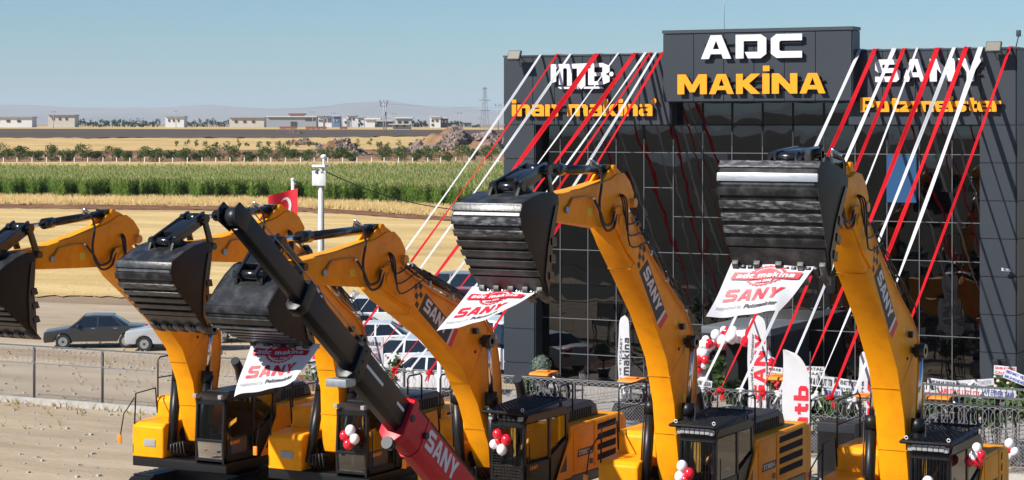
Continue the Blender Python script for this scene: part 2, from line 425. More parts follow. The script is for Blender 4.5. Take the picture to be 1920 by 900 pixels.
LF = {'orch': leafmat('orchard_leaf', (.05, .095, .02), (.12, .18, .05), .35), 'dark': leafmat('dark_leaf', (.02, .045, .02), (.05, .085, .035), .3),
      'ole': leafmat('oleander_leaf', (.05, .10, .03), (.13, .20, .06), 2), 'grey': leafmat('grey_green_leaf', (.12, .17, .13), (.25, .31, .25), 6)}
PLACES = ['behind the flagpole', 'near the white utility pole', 'right of the utility pole']
rt = random.Random(11)
k = 0; TR = []; xs = list(np.arange(8, 945, 28.5))
ONE = ['first','second','third','fourth','fifth','sixth','seventh','eighth','ninth','tenth','eleventh','twelfth','thirteenth','fourteenth','fifteenth','sixteenth','seventeenth','eighteenth','nineteenth']+['twent'+q for q in ('ieth','y first','y second','y third','y fourth','y fifth','y sixth','y seventh','y eighth','y ninth')]+['thirt'+q for q in ('ieth','y first','y second','y third','y fourth','y fifth')]
for i, x in enumerate(xs):
    xx = x+rt.uniform(-5, 5)
    if 668 < xx < 700 or 765 < xx < 775: continue
    p = on_g(xx, 304.5+rt.uniform(-1, 1)); h = rt.uniform(2.5, 4.7)
    t = thing('orchard_tree', '', 'tree', p, 0, 'young orchard trees in the row behind the corn')
    ord_ = k; k += 1
    TR.append(t)
    mb = MB(); leaves(mb, (0, 0, h*.52), h*.5, 750, .24, rt, sc=(1.3, 1.3, .95), clumps=12); mb.build('crown', LF['orch'], t)
    tb = MB().tube([(0, 0, -.1), (.05, 0, h*.35), (0, .1, h*.7)], .09, 6, r2=.03)
    for q in range(3): tb.tube([(0, 0, h*.25), (rt.uniform(-.6, .6), rt.uniform(-.6, .6), h*.7)], .04, 5, r2=.015)
    tb.build('trunk', M['bark'], t)
for q, t in enumerate(TR[::-1]): t['label'] = '%s orchard tree left of the showroom in the row behind the corn' % ONE[q]
TR = []; k = 0
for x in list(np.arange(330, 800, 19)):
    xx = x+rt.uniform(-3, 3); p = on_g(xx, 277.5+rt.uniform(-1, 1.5)); h = rt.uniform(1.7, 2.6)*1.3; k += 1
    t = thing('sapling', '', 'tree', p, 0, 'saplings in the row before the ploughed field')
    mb = MB(); leaves(mb, (0, 0, h*.55), h*.42, 130, .24, rt, sc=(1, 1, 1.1), clumps=6); mb.build('crown', LF['orch'], t)
    MB().tube([(0, 0, -.1), (0, 0, h*.6)], .07, 5, r2=.03).build('trunk', M['bark'], t); TR.append(t)
for q, t in enumerate(TR[::-1]): t['label'] = '%s small sapling left of the large rock heap, before the ploughed field' % ONE[q]
# white posts of the orchard fence
fp = on_g(500, 306.5); t = thing('orchard_fence', 'low wire fence on pale concrete posts before the orchard trees', 'fence', fp)
pts = []
for x in np.arange(-20, 950, 26.5):
    p = on_g(x+rt.uniform(-2, 2), 306.5); pts.append(p+Vector((0, 0, 1.2)))
    MB().box((p.x-.09, p.y-.09, p.z-.2), (p.x+.09, p.y+.09, p.z+1.35)).build('post', mat('post_white', (.62, .6, .56), .8) if 'pw' not in M else M['pw'], t, True)
wr = MB(); [wr.tube(pts2, .012, 3) for pts2 in (pts, [q-Vector((0, 0, .5)) for q in pts])]; wr.build('wire', M['steel'], t, True)

# rock heaps
M['rock'] = mat('grey_brown_rock', (.13, .095, .08), .95, col2=(.30, .23, .19), vs=.5, bump=.8, bs=.8)
def heap(name, label, x0, x1, ybase, ytop, n, seed, dirt, D=None):
    p = on_g((x0+x1)/2, ybase); D = p.x*-SN+p.y*CS; W = (x1-x0)/F*D/2; H = (ybase-ytop)/F*D
    rs = random.Random(seed); t = thing(name, label, 'rock heap', p)
    N = 34; mb = MB(); vs = []; fs = []
    def hh(a, b):
        r = math.hypot(a, b); q = max(0, 1-r**2.2); q = q**.8
        return H*q*(.62+.5*noise.noise(Vector((a*2.2+seed, b*2.2, 0)))+.25*noise.noise(Vector((a*6+seed, b*6, 3))))
    for i in range(N+1):
        for j in range(N+1):
            a = -1.05+2.1*i/N; b = -1.05+2.1*j/N; X = a*W; Y = b*W*.8
            vs.append((X*CS-Y*SN, X*SN+Y*CS, hh(a, b)-.15))
    for i in range(N):
        for j in range(N): fs.append((i*(N+1)+j, (i+1)*(N+1)+j, (i+1)*(N+1)+j+1, i*(N+1)+j+1))
    mb.add(vs, fs, True); mb.build('mound', dirt, t)
    rb = MB()
    for _ in range(n):
        a = max(-1, min(1, rs.gauss(0, .5))); b = rs.uniform(-.9, .5)
        if noise.noise(Vector((a*2+seed*3, b*1.5, 9))) < -.06: continue
        s = H*rs.uniform(.02, .06)*rs.choice((1, 1, 1.8)); X = a*W; Y = b*W*.8; z = hh(a, b)
        c = (X*CS-Y*SN, X*SN+Y*CS, z+s*.2)
        m = Matrix.Rotation(rs.uniform(0, 6), 3, Vector((rs.random(), rs.random(), rs.random()+.1)).normalized())
        rb.box((c[0]-s*rs.uniform(.8, 1.4), c[1]-s, c[2]-s*.7), (c[0]+s*rs.uniform(.8, 1.4), c[1]+s, c[2]+s*.7), m)
    o = rb.build('rubble', M['rock'], t); o['kind'] = 'stuff'
heap('rock_heap', 'large heap of grey brown rocks in front of the ploughed field, left of the showroom', 765, 965, 285, 236, 3200, 4, M['redsoil'])
heap('rock_heap', 'reddish rock heap behind the orchard trees, right of the utility pole', 570, 690, 293, 260, 1300, 9, M['redsoil'])
heap('rock_heap', 'low dark rock heap at the left behind the orchard', 530, 600, 274, 257, 350, 14, M['redsoil'])
heap('rock_heap', 'small heap of pale stones on the ploughed field', 535, 572, 252, 242, 160, 15, M['plough'])
heap('rock_heap', 'low brown earth and rock mound between the two big rock heaps', 690, 775, 292, 273, 500, 17, M['furrow'])
heap('gravel_heap', 'pale grey gravel heap behind the parked white van', 618, 700, 596, 543, 900, 21, mat('pale_gravel', (.36, .34, .31), .95, col2=(.55, .53, .5), vs=3, bump=1, bs=5))
for o in bpy.data.objects:
    if o.name.startswith('gravel_heap'):
        o['category'] = 'gravel heap'
        for c in o.children:
            if c.name.startswith('rubble'): c.data.materials[0] = bpy.data.materials['pale_gravel']

# ------------------------------------------------------------------ far things
def mountains():
    prof = [(-1800, 206), (-900, 199), (-300, 205), (0, 196), (200, 203), (400, 198), (527, 205), (600, 200), (660, 192.5), (690, 191.5), (730, 187), (770, 194), (830, 204), (870, 201), (940, 207), (1400, 198), (2200, 205), (4000, 200)]
    co = []; fs = []; N = 700; RR = 27000
    for i in range(N):
        a = 2*math.pi*i/N; dx, dy = math.cos(a), math.sin(a); Dd = -dx*SN+dy*CS; Xx = dx*CS+dy*SN
        if Dd > .5: x = CX+F*Xx/Dd; yv = yline(prof, max(-1800, min(4000, x))); H = (HY-yv)/F*RR*Dd
        else: H = 330+200*noise.noise(Vector((dx*3, dy*3, 0)))
        H += 22*noise.noise(Vector((dx*40, dy*40, 0)))+9*noise.noise(Vector((dx*120, dy*120, 0)))
        base = hgt(9000, 0)
        for j, (rr, f) in enumerate(((RR-4000, 0), (RR-2500, .25), (RR-1200, .6), (RR, 1), (RR+1000, .8), (RR+3500, 0))):
            q = 1+(.25*noise.noise(Vector((dx*60, dy*60, j*1.7))) if 0 < f < 1 else 0)
            co.append((dx*rr, dy*rr, base-2+(H+CAMH-base+2)*f*q))
    for i in range(N):
        i2 = (i+1) % N
        for j in range(5): fs.append((i*6+j, i2*6+j, i2*6+j+1, i*6+j+1))
    o = big_mesh('mountains', co, fs, gm('bare_mountain', (.20, .16, .11), (.30, .24, .17), (.12, .12, .08), .0003, .0008, bump=0), quads=True); o['kind'] = 'structure'
    for p in o.data.polygons: p.use_smooth = True
mountains()
HZ = bpy.data.materials.new('haze_air'); HZ.use_nodes = True; n_ = HZ.node_tree; n_.nodes.remove(n_.nodes['Principled BSDF'])
pv = n_.nodes.new('ShaderNodeVolumePrincipled'); pv.inputs['Color'].default_value = (.80, .90, 1.0, 1); pv.inputs['Density'].default_value = .000045; pv.inputs['Anisotropy'].default_value = .0
n_.links.new(pv.outputs[0], n_.nodes['Material Output'].inputs['Volume'])
hz = MB().box((-30000, -30000, -4), (30000, 30000, 420)).build('haze', HZ); hz['kind'] = 'stuff'

FW = mat('far_white_wall', (.62, .62, .62), .7); FG = mat('far_grey_wall', (.26, .28, .32), .7); FB = mat('far_blue_wall', (.10, .16, .28), .6)
FR = mat('far_red_roof', (.24, .06, .05), .7); FD = mat('far_dark_opening', (.03, .03, .035), .6); FC = mat('far_cream_wall', (.48, .45, .4), .7)
def farbox(mb, x0, x1, y0, y1, D, dep):            # a volume standing square to the view distance D
    a = at_D(x0, D); b = at_D(x1, D); z0 = hgt(a.x, a.y)-1 if y1 is None else z_of(y1, D); z1 = z_of(y0, D)
    f = Vector((-SN, CS, 0))*dep
    vs = [a, b, b+f, a+f]; vs = [(q.x, q.y, z0) for q in vs]+[(q.x, q.y, z1) for q in vs]
    mb.add(vs, [(0,3,2,1),(4,5,6,7),(0,1,5,4),(1,2,6,5),(2,3,7,6),(3,0,4,7)])
def far_building(name, label, cat, D, wall, walls, roof=None, roofs=(), wins=(), winmat=None, gable=None):
    c = at_D((walls[0][0]+walls[0][1])/2, D); t = thing(name, label, cat, c)
    m = MB(); [farbox(m, a, b, y0, None, D, 22) for a, b, y0 in walls]; m.build('wall', wall, t, True)
    if roofs:
        m = MB(); [farbox(m, a-.5, b+.5, y0, y1, D-2, 26) for a, b, y0, y1 in roofs]; m.build('roof', roof or FG, t, True)
    for (a, b, y0, y1) in wins:
        m = MB(); farbox(m, a, b, y0, y1, D-.6, .5); m.build('window', winmat or FD, t, True)
    return t
far_building('factory_hall', 'long low grey factory hall at the left on the horizon', 'factory', 2100, FG, [(500, 593, 219)], FW, [(500, 593, 217.8, 219.2)], [(545, 550, 228, 238), (552, 556, 228, 238), (572, 590, 223, 226)])
far_building('factory_office', 'grey block with dark red roof behind the long factory hall', 'building', 2180, FC, [(543, 567, 214.5)], FR, [(541, 569, 212.5, 215)])
far_building('white_hut', 'narrow white building right of the long factory hall', 'building', 2150, FW, [(595, 606, 218)], FG, [(595, 606, 217, 218)], [(598, 600, 224, 228), (602, 604, 224, 228)])
far_building('white_block', 'white block with pillars left of the blue grey block on the horizon', 'building', 2200, FW, [(607, 622, 217.5)], FG, [(607, 622, 217, 217.6)], [(609, 611, 222, 229), (614, 616, 222, 229), (618, 620, 222, 229)])
far_building('blue_block', 'blue grey block on the horizon beside the white block', 'building', 2190, FB, [(622, 637, 218)], FW, [(622, 637, 217, 218)], [(625, 628, 224, 228), (630, 634, 224, 228)], FG)
far_building('white_house', 'white stepped house on the horizon left of the transformer pole', 'building', 2300, FW, [(643, 660, 222), (650, 668, 217), (668, 683, 220)], FC, [(650, 668, 216, 217), (668, 683, 219.4, 220.4)], [(646, 649, 227, 231), (654, 657, 221, 225), (661, 664, 221, 225), (672, 675, 225, 229)])
far_building('white_shed', 'white roofed shed just left of the transformer pole', 'shed', 2150, FW, [(684, 703, 223)], FW, [(683, 713, 221, 224)], [(703.5, 712, 232, 238)])
far_building('dark_shed', 'low dark open shed right of the transformer pole', 'shed', 2150, FG, [(704, 738, 227)], FC, [(704, 736, 226, 227.5), (723, 737, 217.5, 219)], [(706, 735, 229, 237)])
far_building('pale_shed', 'pale shed with a shallow roof in the middle of the horizon', 'shed', 2250, FC, [(742, 772, 222)], FW, [(740, 774, 219.5, 222)], [(746, 752, 227, 236), (757, 765, 227, 236)])
far_building('villa', 'white villa with dark roofed porch on the horizon near the lattice pylon', 'house', 2000, FW, [(806, 826, 219)], FW, [(806, 826, 218, 219)], [(809, 813, 224, 228), (817, 821, 224, 228), (809, 813, 232, 236)])
far_building('brown_block', 'dark brown fronted block joined to the right of the villa', 'building', 2010, mat('far_brown', (.12, .07, .06), .6), [(826, 839, 222)], FW, [(825, 839, 220.5, 222)], [(828, 831, 226, 230), (834, 837, 226, 230)], FW)
far_building('low_hut', 'low dark hut at the right end of the horizon', 'hut', 2000, FG, [(868, 883, 231)], FD, [(868, 883, 230, 231.2)], [(871, 874, 233, 236)])
far_building('field_shed', 'long grey shed with white end wall standing by the ploughed field', 'shed', 1450, FG, [(737, 768, 233.3)], FW, [(728.5, 768.5, 232.3, 233.5)], [(742, 747, 235, 238), (755, 760, 235, 238)], FD)
for (x0, x1, D, lb) in ((524, 556, 1500, 'dark red trailer at the left of the far field'), (573, 592, 1500, 'long dark red trailer in the far field, left half'), (593, 612, 1505, 'long dark red trailer in the far field, right half'), (637, 651, 1500, 'small dark trailer in the far field')):
    c = at_D(x0, D); t = thing('trailer', lb, 'trailer', c, 0, 'trailers in the far field')
    z = 7.2; m = MB(); ya = HY-(z+1.2-CAMH)*F/D
    zb = hgt(c.x, c.y); yb0 = HY-(zb+2.6-CAMH)*F/D; yb1 = HY-(zb+1.0-CAMH)*F/D
    farbox(m, x0, x1, yb0, yb1, D, 2.4); m.build('body', FR, t, True)
    for q in (.15, .3, .7, .85):
        xx = x0+(x1-x0)*q; pp = at_D(xx, D-.1); MB().tube([pp+Vector((0, 0, .5)), pp+Vector((-SN*2.4, CS*2.4, .5))], .5, 10).build('wheel', M['rubber'], t, True)
# far towns of trees
rt = random.Random(5)
for i, (x0, x1, yt, D) in enumerate(((752, 800, 221, 2260), (840, 868, 224, 2100), (660, 690, 226, 2300), (775, 803, 227, 2150), (880, 900, 233, 2150))):
    n = int((x1-x0)/5)
    for j in range(n):
        x = x0+(j+.5)*(x1-x0)/n+rt.uniform(-1, 1); p = at_D(x, D+rt.uniform(-40, 40)); h = (HY-yt-rt.uniform(0, 5))/F*D-p.z+CAMH; h = max(4, h)
        where = ['behind the pale shed', 'right of the brown block', 'behind the white stepped house', 'before the pale shed', 'at the right end of the horizon', 'at the far left of the horizon', 'left of the long factory hall'][i]
        t = thing('tree', '%s dark tree from the left in the clump %s' % (ONE[j], where), 'tree', p, 0, 'dark trees on the horizon '+where)
        m = MB(); leaves(m, (0, 0, h*.58), h*.42, 110, .9, rt, sc=(.8, .8, 1.05), clumps=5); m.build('crown', LF['dark'], t)
        MB().tube([(0, 0, -.5), (0, 0, h*.6)], .3, 5, r2=.1).build('trunk', M['bark'], t)
for (a, b, y0, D, lb) in ((-20, 60, 220, 2200, 'long white hall at the far left edge'), (90, 140, 216, 2250, 'tall cream block at the far left'), (310, 345, 219, 2150, 'white house left of the dark trees'), (430, 495, 221, 2200, 'low cream hall left of the long factory hall')):
    far_building('far_hall', lb+' of the horizon' if 'edge' in lb else lb, 'building', D, FW if 'white' in lb else FC, [(a, b, y0)], FG, [(a, b, y0-1.2, y0)], [(a+(b-a)*q, a+(b-a)*(q+.08), y0+5, y0+9) for q in (.15, .4, .65)])
for x0, x1, yt, D, lb in ((150, 300, 224, 2200, 'far-off dark wood near the left edge of the horizon'), (340, 470, 221, 2300, 'far-off dark wood left of the low cream hall')):
    p = at_D((x0+x1)/2, D); m = MB()
    for j in range(int((x1-x0)/5)):
        q = at_D(x0+5*j+rt.uniform(-1, 1), D+rt.uniform(-40, 40)); h = 11+rt.uniform(-4, 1)
        leaves(m, (q.x, q.y, q.z+h*.5), h*.42, 90, .9, rt, sc=(.8, .8, 1.1), clumps=5); m.tube([q, q+Vector((0, 0, h*.5))], .3, 4)
    tag(m.build('distant_wood', LF['dark']), lb, 'wood', kind='stuff')
# poles and pylons
def pole(x, yt, D, r, label, arms=(), trans=False, name='power_pole'):
    p = at_D(x, D); zt = z_of(yt, D); H = zt-p.z; t = thing(name, label, 'power pole', p)
    MB().tube([(0, 0, -.5), (0, 0, H)], r, 6, r2=r*.6).build('pole', M['conc'], t)
    for (zf, L) in arms:
        MB().tube([(-CS*L, -SN*L, H*zf), (CS*L, SN*L, H*zf)], r*.5, 4).build('crossarm', M['steel'], t)
        for s in (-1, 0, 1): MB().tube([(CS*L*s*.9, SN*L*s*.9, H*zf), (CS*L*s*.9, SN*L*s*.9, H*zf+r*4)], r*.5, 5).build('insulator', M['ink'], t)
    if trans: MB().box((-1.1, -.5, H*.55), (1.1, .5, H*.68)).build('transformer', FG, t); MB().box((-1.6, -.3, H*.50), (1.6, .3, H*.52)).build('platform', M['steel'], t)
    return t
t = pole(719.5, 191, 1150, .38, 'tall transformer pole with twin shafts in the middle of the horizon', [(.97, 2.2), (.86, 1.8)], True)
MB().tube([(CS*1.2, SN*1.2, -.5), (CS*1.2, SN*1.2, (z_of(191, 1150)-t.location.z)*.97)], .34, 6, r2=.2).build('pole', M['conc'], t)
for (x, yt, D, lb) in ((586, 210, 1900, 'thin power pole above the left end of the long factory hall'), (625, 212, 1900, 'thin power pole beside the blue grey block'), (739, 213, 1900, 'thin power pole right of the transformer pole'), (862, 212, 1700, 'thin power pole left of the lattice pylon'), (900, 222, 1900, 'short power pole left of the lattice pylon'), (934, 196, 1250, 'power pole right of the lattice pylon, next to the showroom'), (330, 208, 1900, 'thin power pole at the left beside the dark trees'), (100, 209, 1700, 'thin power pole at the far left')):
    pole(x, yt, D, .3, lb, [(.96, 1.8)])
# lattice pylon
D = 1100; p = at_D(909, D); H = z_of(163, D)-p.z; t = thing('lattice_pylon', 'tall steel lattice pylon on the horizon left of the showroom', 'pylon', p)
fr = MB(); wd = lambda z: 1.5*(1-z/H)**1.0+.35
for sx in (-1, 1):
    for sy in (-1, 1): fr.tube([(sx*wd(0), sy*wd(0), 0), (sx*wd(H), sy*wd(H), H)], .1, 4)
z = 0; q = 1
while z < H-1:
    z2 = min(H, z+wd(z)*1.8)
    for sy in (-1, 1): fr.tube([(-q*wd(z), sy*wd(z), z), (q*wd(z2), sy*wd(z2), z2)], .07, 4)
    z = z2; q = -q
fr.build('tower_frame', M['steel'], t)
for zf, L in ((.97, 1.6), (.72, 3.2), (.5, 2.6)): MB().tube([(-CS*L, -SN*L, H*zf), (CS*L, SN*L, H*zf)], .14, 4).build('crossarm', M['steel'], t)
def wire(name, label, pts, r, sag=1):
    (a, b) = pts; P = []
    for i in range(17):
        s = i/16; P.append(Vector(a).lerp(Vector(b), s)-Vector((0, 0, sag*4*s*(1-s))))
    o = MB().tube(P, r, 4).build(name, M['ink']); return tag(o, label, 'cable')
a = at_D(719.5, 1150); b = at_D(1010, 1150)
wire('power_line', 'thin power line running right from the transformer pole', ((a.x, a.y, z_of(194, 1150)), (b.x, b.y, z_of(198, 1150))), .035, 1.5)

# ------------------------------------------------------------------ lettering
GL = {
'A': (10, [[(0,0),(3.2,10),(6.8,10),(10,0),(7.4,0),(6.8,2),(3.2,2),(2.6,0)], [(5,7.8),(3.9,4.1),(6.1,4.1)]]),
'N': (10, [[(0,0),(0,10),(2.8,10),(7.2,4.4),(7.2,10),(10,10),(10,0),(7.2,0),(2.8,5.6),(2.8,0)]]),
'Y': (10, [[(3.6,0),(3.6,4),(0,10),(3.3,10),(5,6.4),(6.7,10),(10,10),(6.4,4),(6.4,0)]]),
'S': (10, [[(0,0),(8.6,0),(10,1.4),(10,4.8),(8.6,6.1),(2.9,6.1),(2.9,7.7),(9.6,7.7),(9.6,10),(1.4,10),(0,8.6),(0,5.3),(1.4,4),(7.1,4),(7.1,2.4),(0,2.4)]]),
'M': (12, [[(0,0),(0,10),(3.4,10),(6,4.6),(8.6,10),(12,10),(12,0),(9.2,0),(9.2,5.8),(7,1),(5,1),(2.8,5.8),(2.8,0)]]),
'K': (9.6, [[(0,0),(0,10),(2.7,10),(2.7,6.4),(6,10),(9.6,10),(5.2,5.2),(9.6,0),(6,0),(2.7,3.8),(2.7,0)]]),
'İ': (2.8, [[(0,0),(0,10),(2.8,10),(2.8,0)], [(.2,11.2),(.2,13.9),(2.8,13.9),(2.8,11.2)]]),
'I': (2.8, [[(0,0),(0,10),(2.8,10),(2.8,0)]]),
'D': (10, [[(0,0),(0,10),(8.2,10),(10,8.4),(10,1.8),(8.2,0),(4,0),(3.0,2.7),(7.2,2.7),(7.2,7.3),(2.6,7.3),(2.6,0)]]),
'C': (10, [[(10,10),(1.8,10),(0,8.2),(0,1.8),(1.8,0),(10,0),(10,2.8),(3.2,2.8),(2.7,3.4),(2.7,6.6),(3.2,7.2),(10,7.2)]]),
'T': (9, [[(0,10),(9,10),(9,7.5),(5.9,7.5),(5.9,0),(3.1,0),(3.1,7.5),(0,7.5)]]),
'B': (9.6, [[(0,0),(0,10),(7.6,10),(9.2,8.6),(9.2,6.2),(8.2,5.1),(9.6,4),(9.6,1.6),(8,0)], [(2.7,5.9),(2.7,8),(6.6,8),(6.6,5.9)], [(2.7,2),(2.7,4.2),(6.8,4.2),(6.8,2)]]),
'i': (2.6, [[(0,0),(0,7),(2.6,7),(2.6,0)], [(0,7.9),(0,10),(2.6,10),(2.6,7.9)]]),
'n': (7.6, [[(0,0),(0,7),(6.2,7),(7.6,5.6),(7.6,0),(5,0),(5,4.9),(2.6,4.9),(2.6,0)]]),
'u': (7.6, [[(0,7),(0,1.4),(1.4,0),(7.6,0),(7.6,7),(5,7),(5,2.1),(2.6,2.1),(2.6,7)]]),
'm': (12, [[(0,0),(0,7),(10.6,7),(12,5.6),(12,0),(9.4,0),(9.4,4.9),(7.3,4.9),(7.3,0),(4.7,0),(4.7,4.9),(2.6,4.9),(2.6,0)]]),
'a': (7.6, [[(1.2,0),(0,1.2),(0,3.2),(1.2,4.4),(5,4.4),(5,5.2),(.5,5.2),(.5,7),(6.3,7),(7.6,5.7),(7.6,0)], [(2.4,1.6),(2.4,2.9),(5,2.9),(5,1.6)]]),
'k': (8, [[(0,0),(0,10),(2.6,10),(2.6,4.6),(4.8,7),(8,7),(5,3.7),(8.2,0),(5,0),(2.6,2.9),(2.6,0)]]),
't': (5.6, [[(1.4,1.2),(2.6,0),(5.6,0),(5.6,2),(4,2),(4,5),(5.6,5),(5.6,7),(4,7),(4,9),(1.4,9),(1.4,7),(0,7),(0,5),(1.4,5)]]),
'z': (7, [[(0,0),(0,1.9),(3.6,5),(0,5),(0,7),(7,7),(7,5.2),(3.5,2),(7,2),(7,0)]]),
'e': (7.6, [[(1.4,0),(0,1.4),(0,5.6),(1.4,7),(6.2,7),(7.6,5.6),(7.6,2.8),(2.6,2.8),(2.6,1.8),(7.4,1.8),(7.4,0)], [(2.6,4.2),(2.6,5.3),(5,5.3),(5,4.2)]]),
's': (7, [[(0,0),(5.8,0),(7,1.2),(7,3.2),(5.8,4.3),(2.4,4.3),(2.4,5.2),(6.7,5.2),(6.7,7),(1.2,7),(0,5.8),(0,3.8),(1.2,2.7),(4.6,2.7),(4.6,1.8),(0,1.8)]]),
'r': (5.2, [[(0,0),(0,7),(5.2,7),(5.2,4.9),(2.6,4.9),(2.6,0)]]),
'P': (8.8, [[(0,0),(0,9.6),(7.4,9.6),(8.8,8.2),(8.8,4.4),(7.4,3),(2.8,3),(2.8,0)], [(2.8,5),(2.8,7.5),(6,7.5),(6,5)]]),
'c': (6.6, [[(6.6,7),(1.4,7),(0,5.6),(0,1.4),(1.4,0),(6.6,0),(6.6,2),(2.6,2),(2.6,5),(6.6,5)]]),
'd': (7.6, [[(1.4,0),(0,1.4),(0,5.6),(1.4,7),(5,7),(5,10),(7.6,10),(7.6,0)], [(2.6,2),(2.6,5),(5,5),(5,2)]]),
'l': (2.6, [[(0,0),(0,10),(2.6,10),(2.6,0)]]),
'o': (7.6, [[(1.4,0),(0,1.4),(0,5.6),(1.4,7),(6.2,7),(7.6,5.6),(7.6,1.4),(6.2,0)], [(2.6,2),(2.6,5),(5,5),(5,2)]]),
'b': (7.6, [[(0,0),(0,10),(2.6,10),(2.6,7),(6.2,7),(7.6,5.6),(7.6,1.4),(6.2,0)], [(2.6,2),(2.6,5),(5,5),(5,2)]]),
'.': (2.2, [[(0,3.6),(0,6),(2.2,6),(2.2,3.6)]]),
'°': (3.0, [[(1.5+1.5*math.cos(k*.7854), 8.6+1.5*math.sin(k*.7854)) for k in range(8)]]),
' ': (4, []),
}
def curve_mesh(polys, extrude=0, sub=0):
    cu = bpy.data.curves.new('tmp', 'CURVE'); cu.dimensions = '2D'; cu.fill_mode = 'BOTH' if extrude else 'FRONT'; cu.extrude = extrude
    for pl in polys:
        sp = cu.splines.new('POLY'); sp.points.add(len(pl)-1); sp.use_cyclic_u = True
        for i, (x, y) in enumerate(pl): sp.points[i].co = (x, y, 0, 1)
    return _tomesh(cu, sub)
def text_mesh(s, extrude=0, bold=.0, sub=0):
    cu = bpy.data.curves.new('tmp', 'FONT'); cu.body = s; cu.extrude = extrude; cu.offset = bold; cu.resolution_u = 2; cu.size = 1
    if not extrude: cu.fill_mode = 'FRONT'
    return _tomesh(cu, sub)
def _tomesh(cu, sub):
    o = bpy.data.objects.new('tmp', cu); COL.objects.link(o)
    dg = bpy.context.evaluated_depsgraph_get(); me = bpy.data.meshes.new_from_object(o.evaluated_get(dg))
    bpy.data.objects.remove(o); bpy.data.curves.remove(cu)
    if sub:
        bm = bmesh.new(); bm.from_mesh(me); bmesh.ops.subdivide_edges(bm, edges=bm.edges[:], cuts=sub, use_grid_fill=True); bm.to_mesh(me); bm.free()
    V = [tuple(v.co) for v in me.vertices]; P = [list(p.vertices) for p in me.polygons]; bpy.data.meshes.remove(me)
    return V, P
def word_layout(s, gap=1.4):
    x = 0; out = []
    for ch in s:
        wdt, pl = GL[ch]; out.append((ch, x, pl)); x += wdt+gap
    return out, x-gap
def lettering(s, fn, material, parent, name='lettering', font='W', extrude=0, world=True, per=False, sub=0, bold=.02, gap=1.4, h0=10, edge=None):
    """fn(a,b,c): a,b in 0..1 across the word box, c in metres outwards"""
    if font == 'W':
        lay, W = word_layout(s, gap)
        if per:
            root = MB(); objs = []
            holder = None
            for ch, x, pl in lay:
                if not pl: continue
                V, P = curve_mesh([[(px+x, py) for px, py in q] for q in pl], extrude, 0)
                m = MB().add([fn(v[0]/W, v[1]/h0, v[2]) for v in V], P)
                o = m.build('letter', material, parent, world)
                if edge is not None:
                    o.data.materials.append(edge)
                    for p in o.data.polygons:
                        if abs(p.normal.y) < .5: p.material_index = 1
                objs.append(o)
            return objs
        polys = [[(px+x, py) for px, py in q] for ch, x, pl in lay for q in pl]
        V, P = curve_mesh(polys, extrude, sub)
        m = MB().add([fn(v[0]/W, v[1]/h0, v[2]) for v in V], P)
    else:
        V, P = text_mesh(s, extrude, bold, sub)
        if not V: return None
        xs = [v[0] for v in V]; x0, x1 = min(xs), max(xs)
        m = MB().add([fn((v[0]-x0)/(x1-x0), v[1]/.72, v[2]) for v in V], P)
    return m.build(name, material, parent, world)
def affine(o, ax, ay, n=None):
    o, ax, ay = Vector(o), Vector(ax), Vector(ay); n = n or ax.cross(ay).normalized()
    return lambda a, b, c: o+ax*a+ay*b+n*c

# ------------------------------------------------------------------ showroom building
VB, VG, VT = 70.6, 71.2, 70.0
ux = lambda x, v=VB: on_v(x, 200, v).x
ZR, ZF = 12.3, 9.72
B = thing('showroom_building', 'dark grey panelled showroom with mirrored glass front and large lettering', 'building', (-28, 74, 0))
uL, uR = ux(945), ux(1905)
pL, pR = ux(1002), ux(1838)
tL, tR = ux(1244, VT), ux(1597, VT)
fL, fR = ux(1256), ux(1592)
seam = MB(); seam.box((uL+.03, VB+.03, 0), (pL-.01, 84, ZR-.06)); seam.box((pR+.01, VB+.03, 0), (uR-.03, 84, ZR-.06))
seam.box((pL-.01, VB+.03, ZF+.02), (fL-.02, VG+.02, ZR-.06)); seam.box((fR+.02, VB+.03, ZF+.02), (pR+.01, VG+.02, ZR-.06))
seam.box((tL+.02, VT+.03, 10.58), (tR-.02, 70.78, 13.0)); seam.box((fL+.02, 70.78, 10.58), (fR-.02, VG+.3, ZR-.06))
seam.box((pL, 72.0, 0), (pR, 84, ZR-.1))
seam.build('structure_wall', M['seam'], B, True)
G = .012
def panels(name, u0, u1, z0, z1, v, us=None, zs=None, th=.03, label=None):
    us = [u0]+sorted(us or [])+[u1]; zs = [z0]+sorted(zs or [])+[z1]; m = MB()
    for a, b in zip(us, us[1:]):
        for c, d in zip(zs, zs[1:]):
            j = rnd.uniform(-.004, .004); m.box((a+G, v+j, c+G), (b-G, v+j+th, d-G))
    return m.build(name, M['panel'], B, True, label=label)
jz = [ZF-1.27*i for i in range(1, 8)]
panels('pier_cladding', uL, pL, 0.0, ZF, VB, [], jz); panels('pier_cladding', pR, uR, 0.0, ZF, VB, [], jz)
panels('fascia_cladding', uL, fL, ZF, ZR-.04, VB, [ux(x) for x in (999, 1040, 1092, 1145, 1199)])
panels('fascia_cladding', fR, uR, ZF, ZR-.04, VB, [ux(x) for x in (1655, 1716, 1777, 1839)])
tz1 = 13.1
panels('sign_box_cladding', tL, tR, 10.55, tz1-.13, VT, [ux(x, VT) for x in (1300.5, 1357, 1413.6, 1470.6, 1529)])
sb = MB()
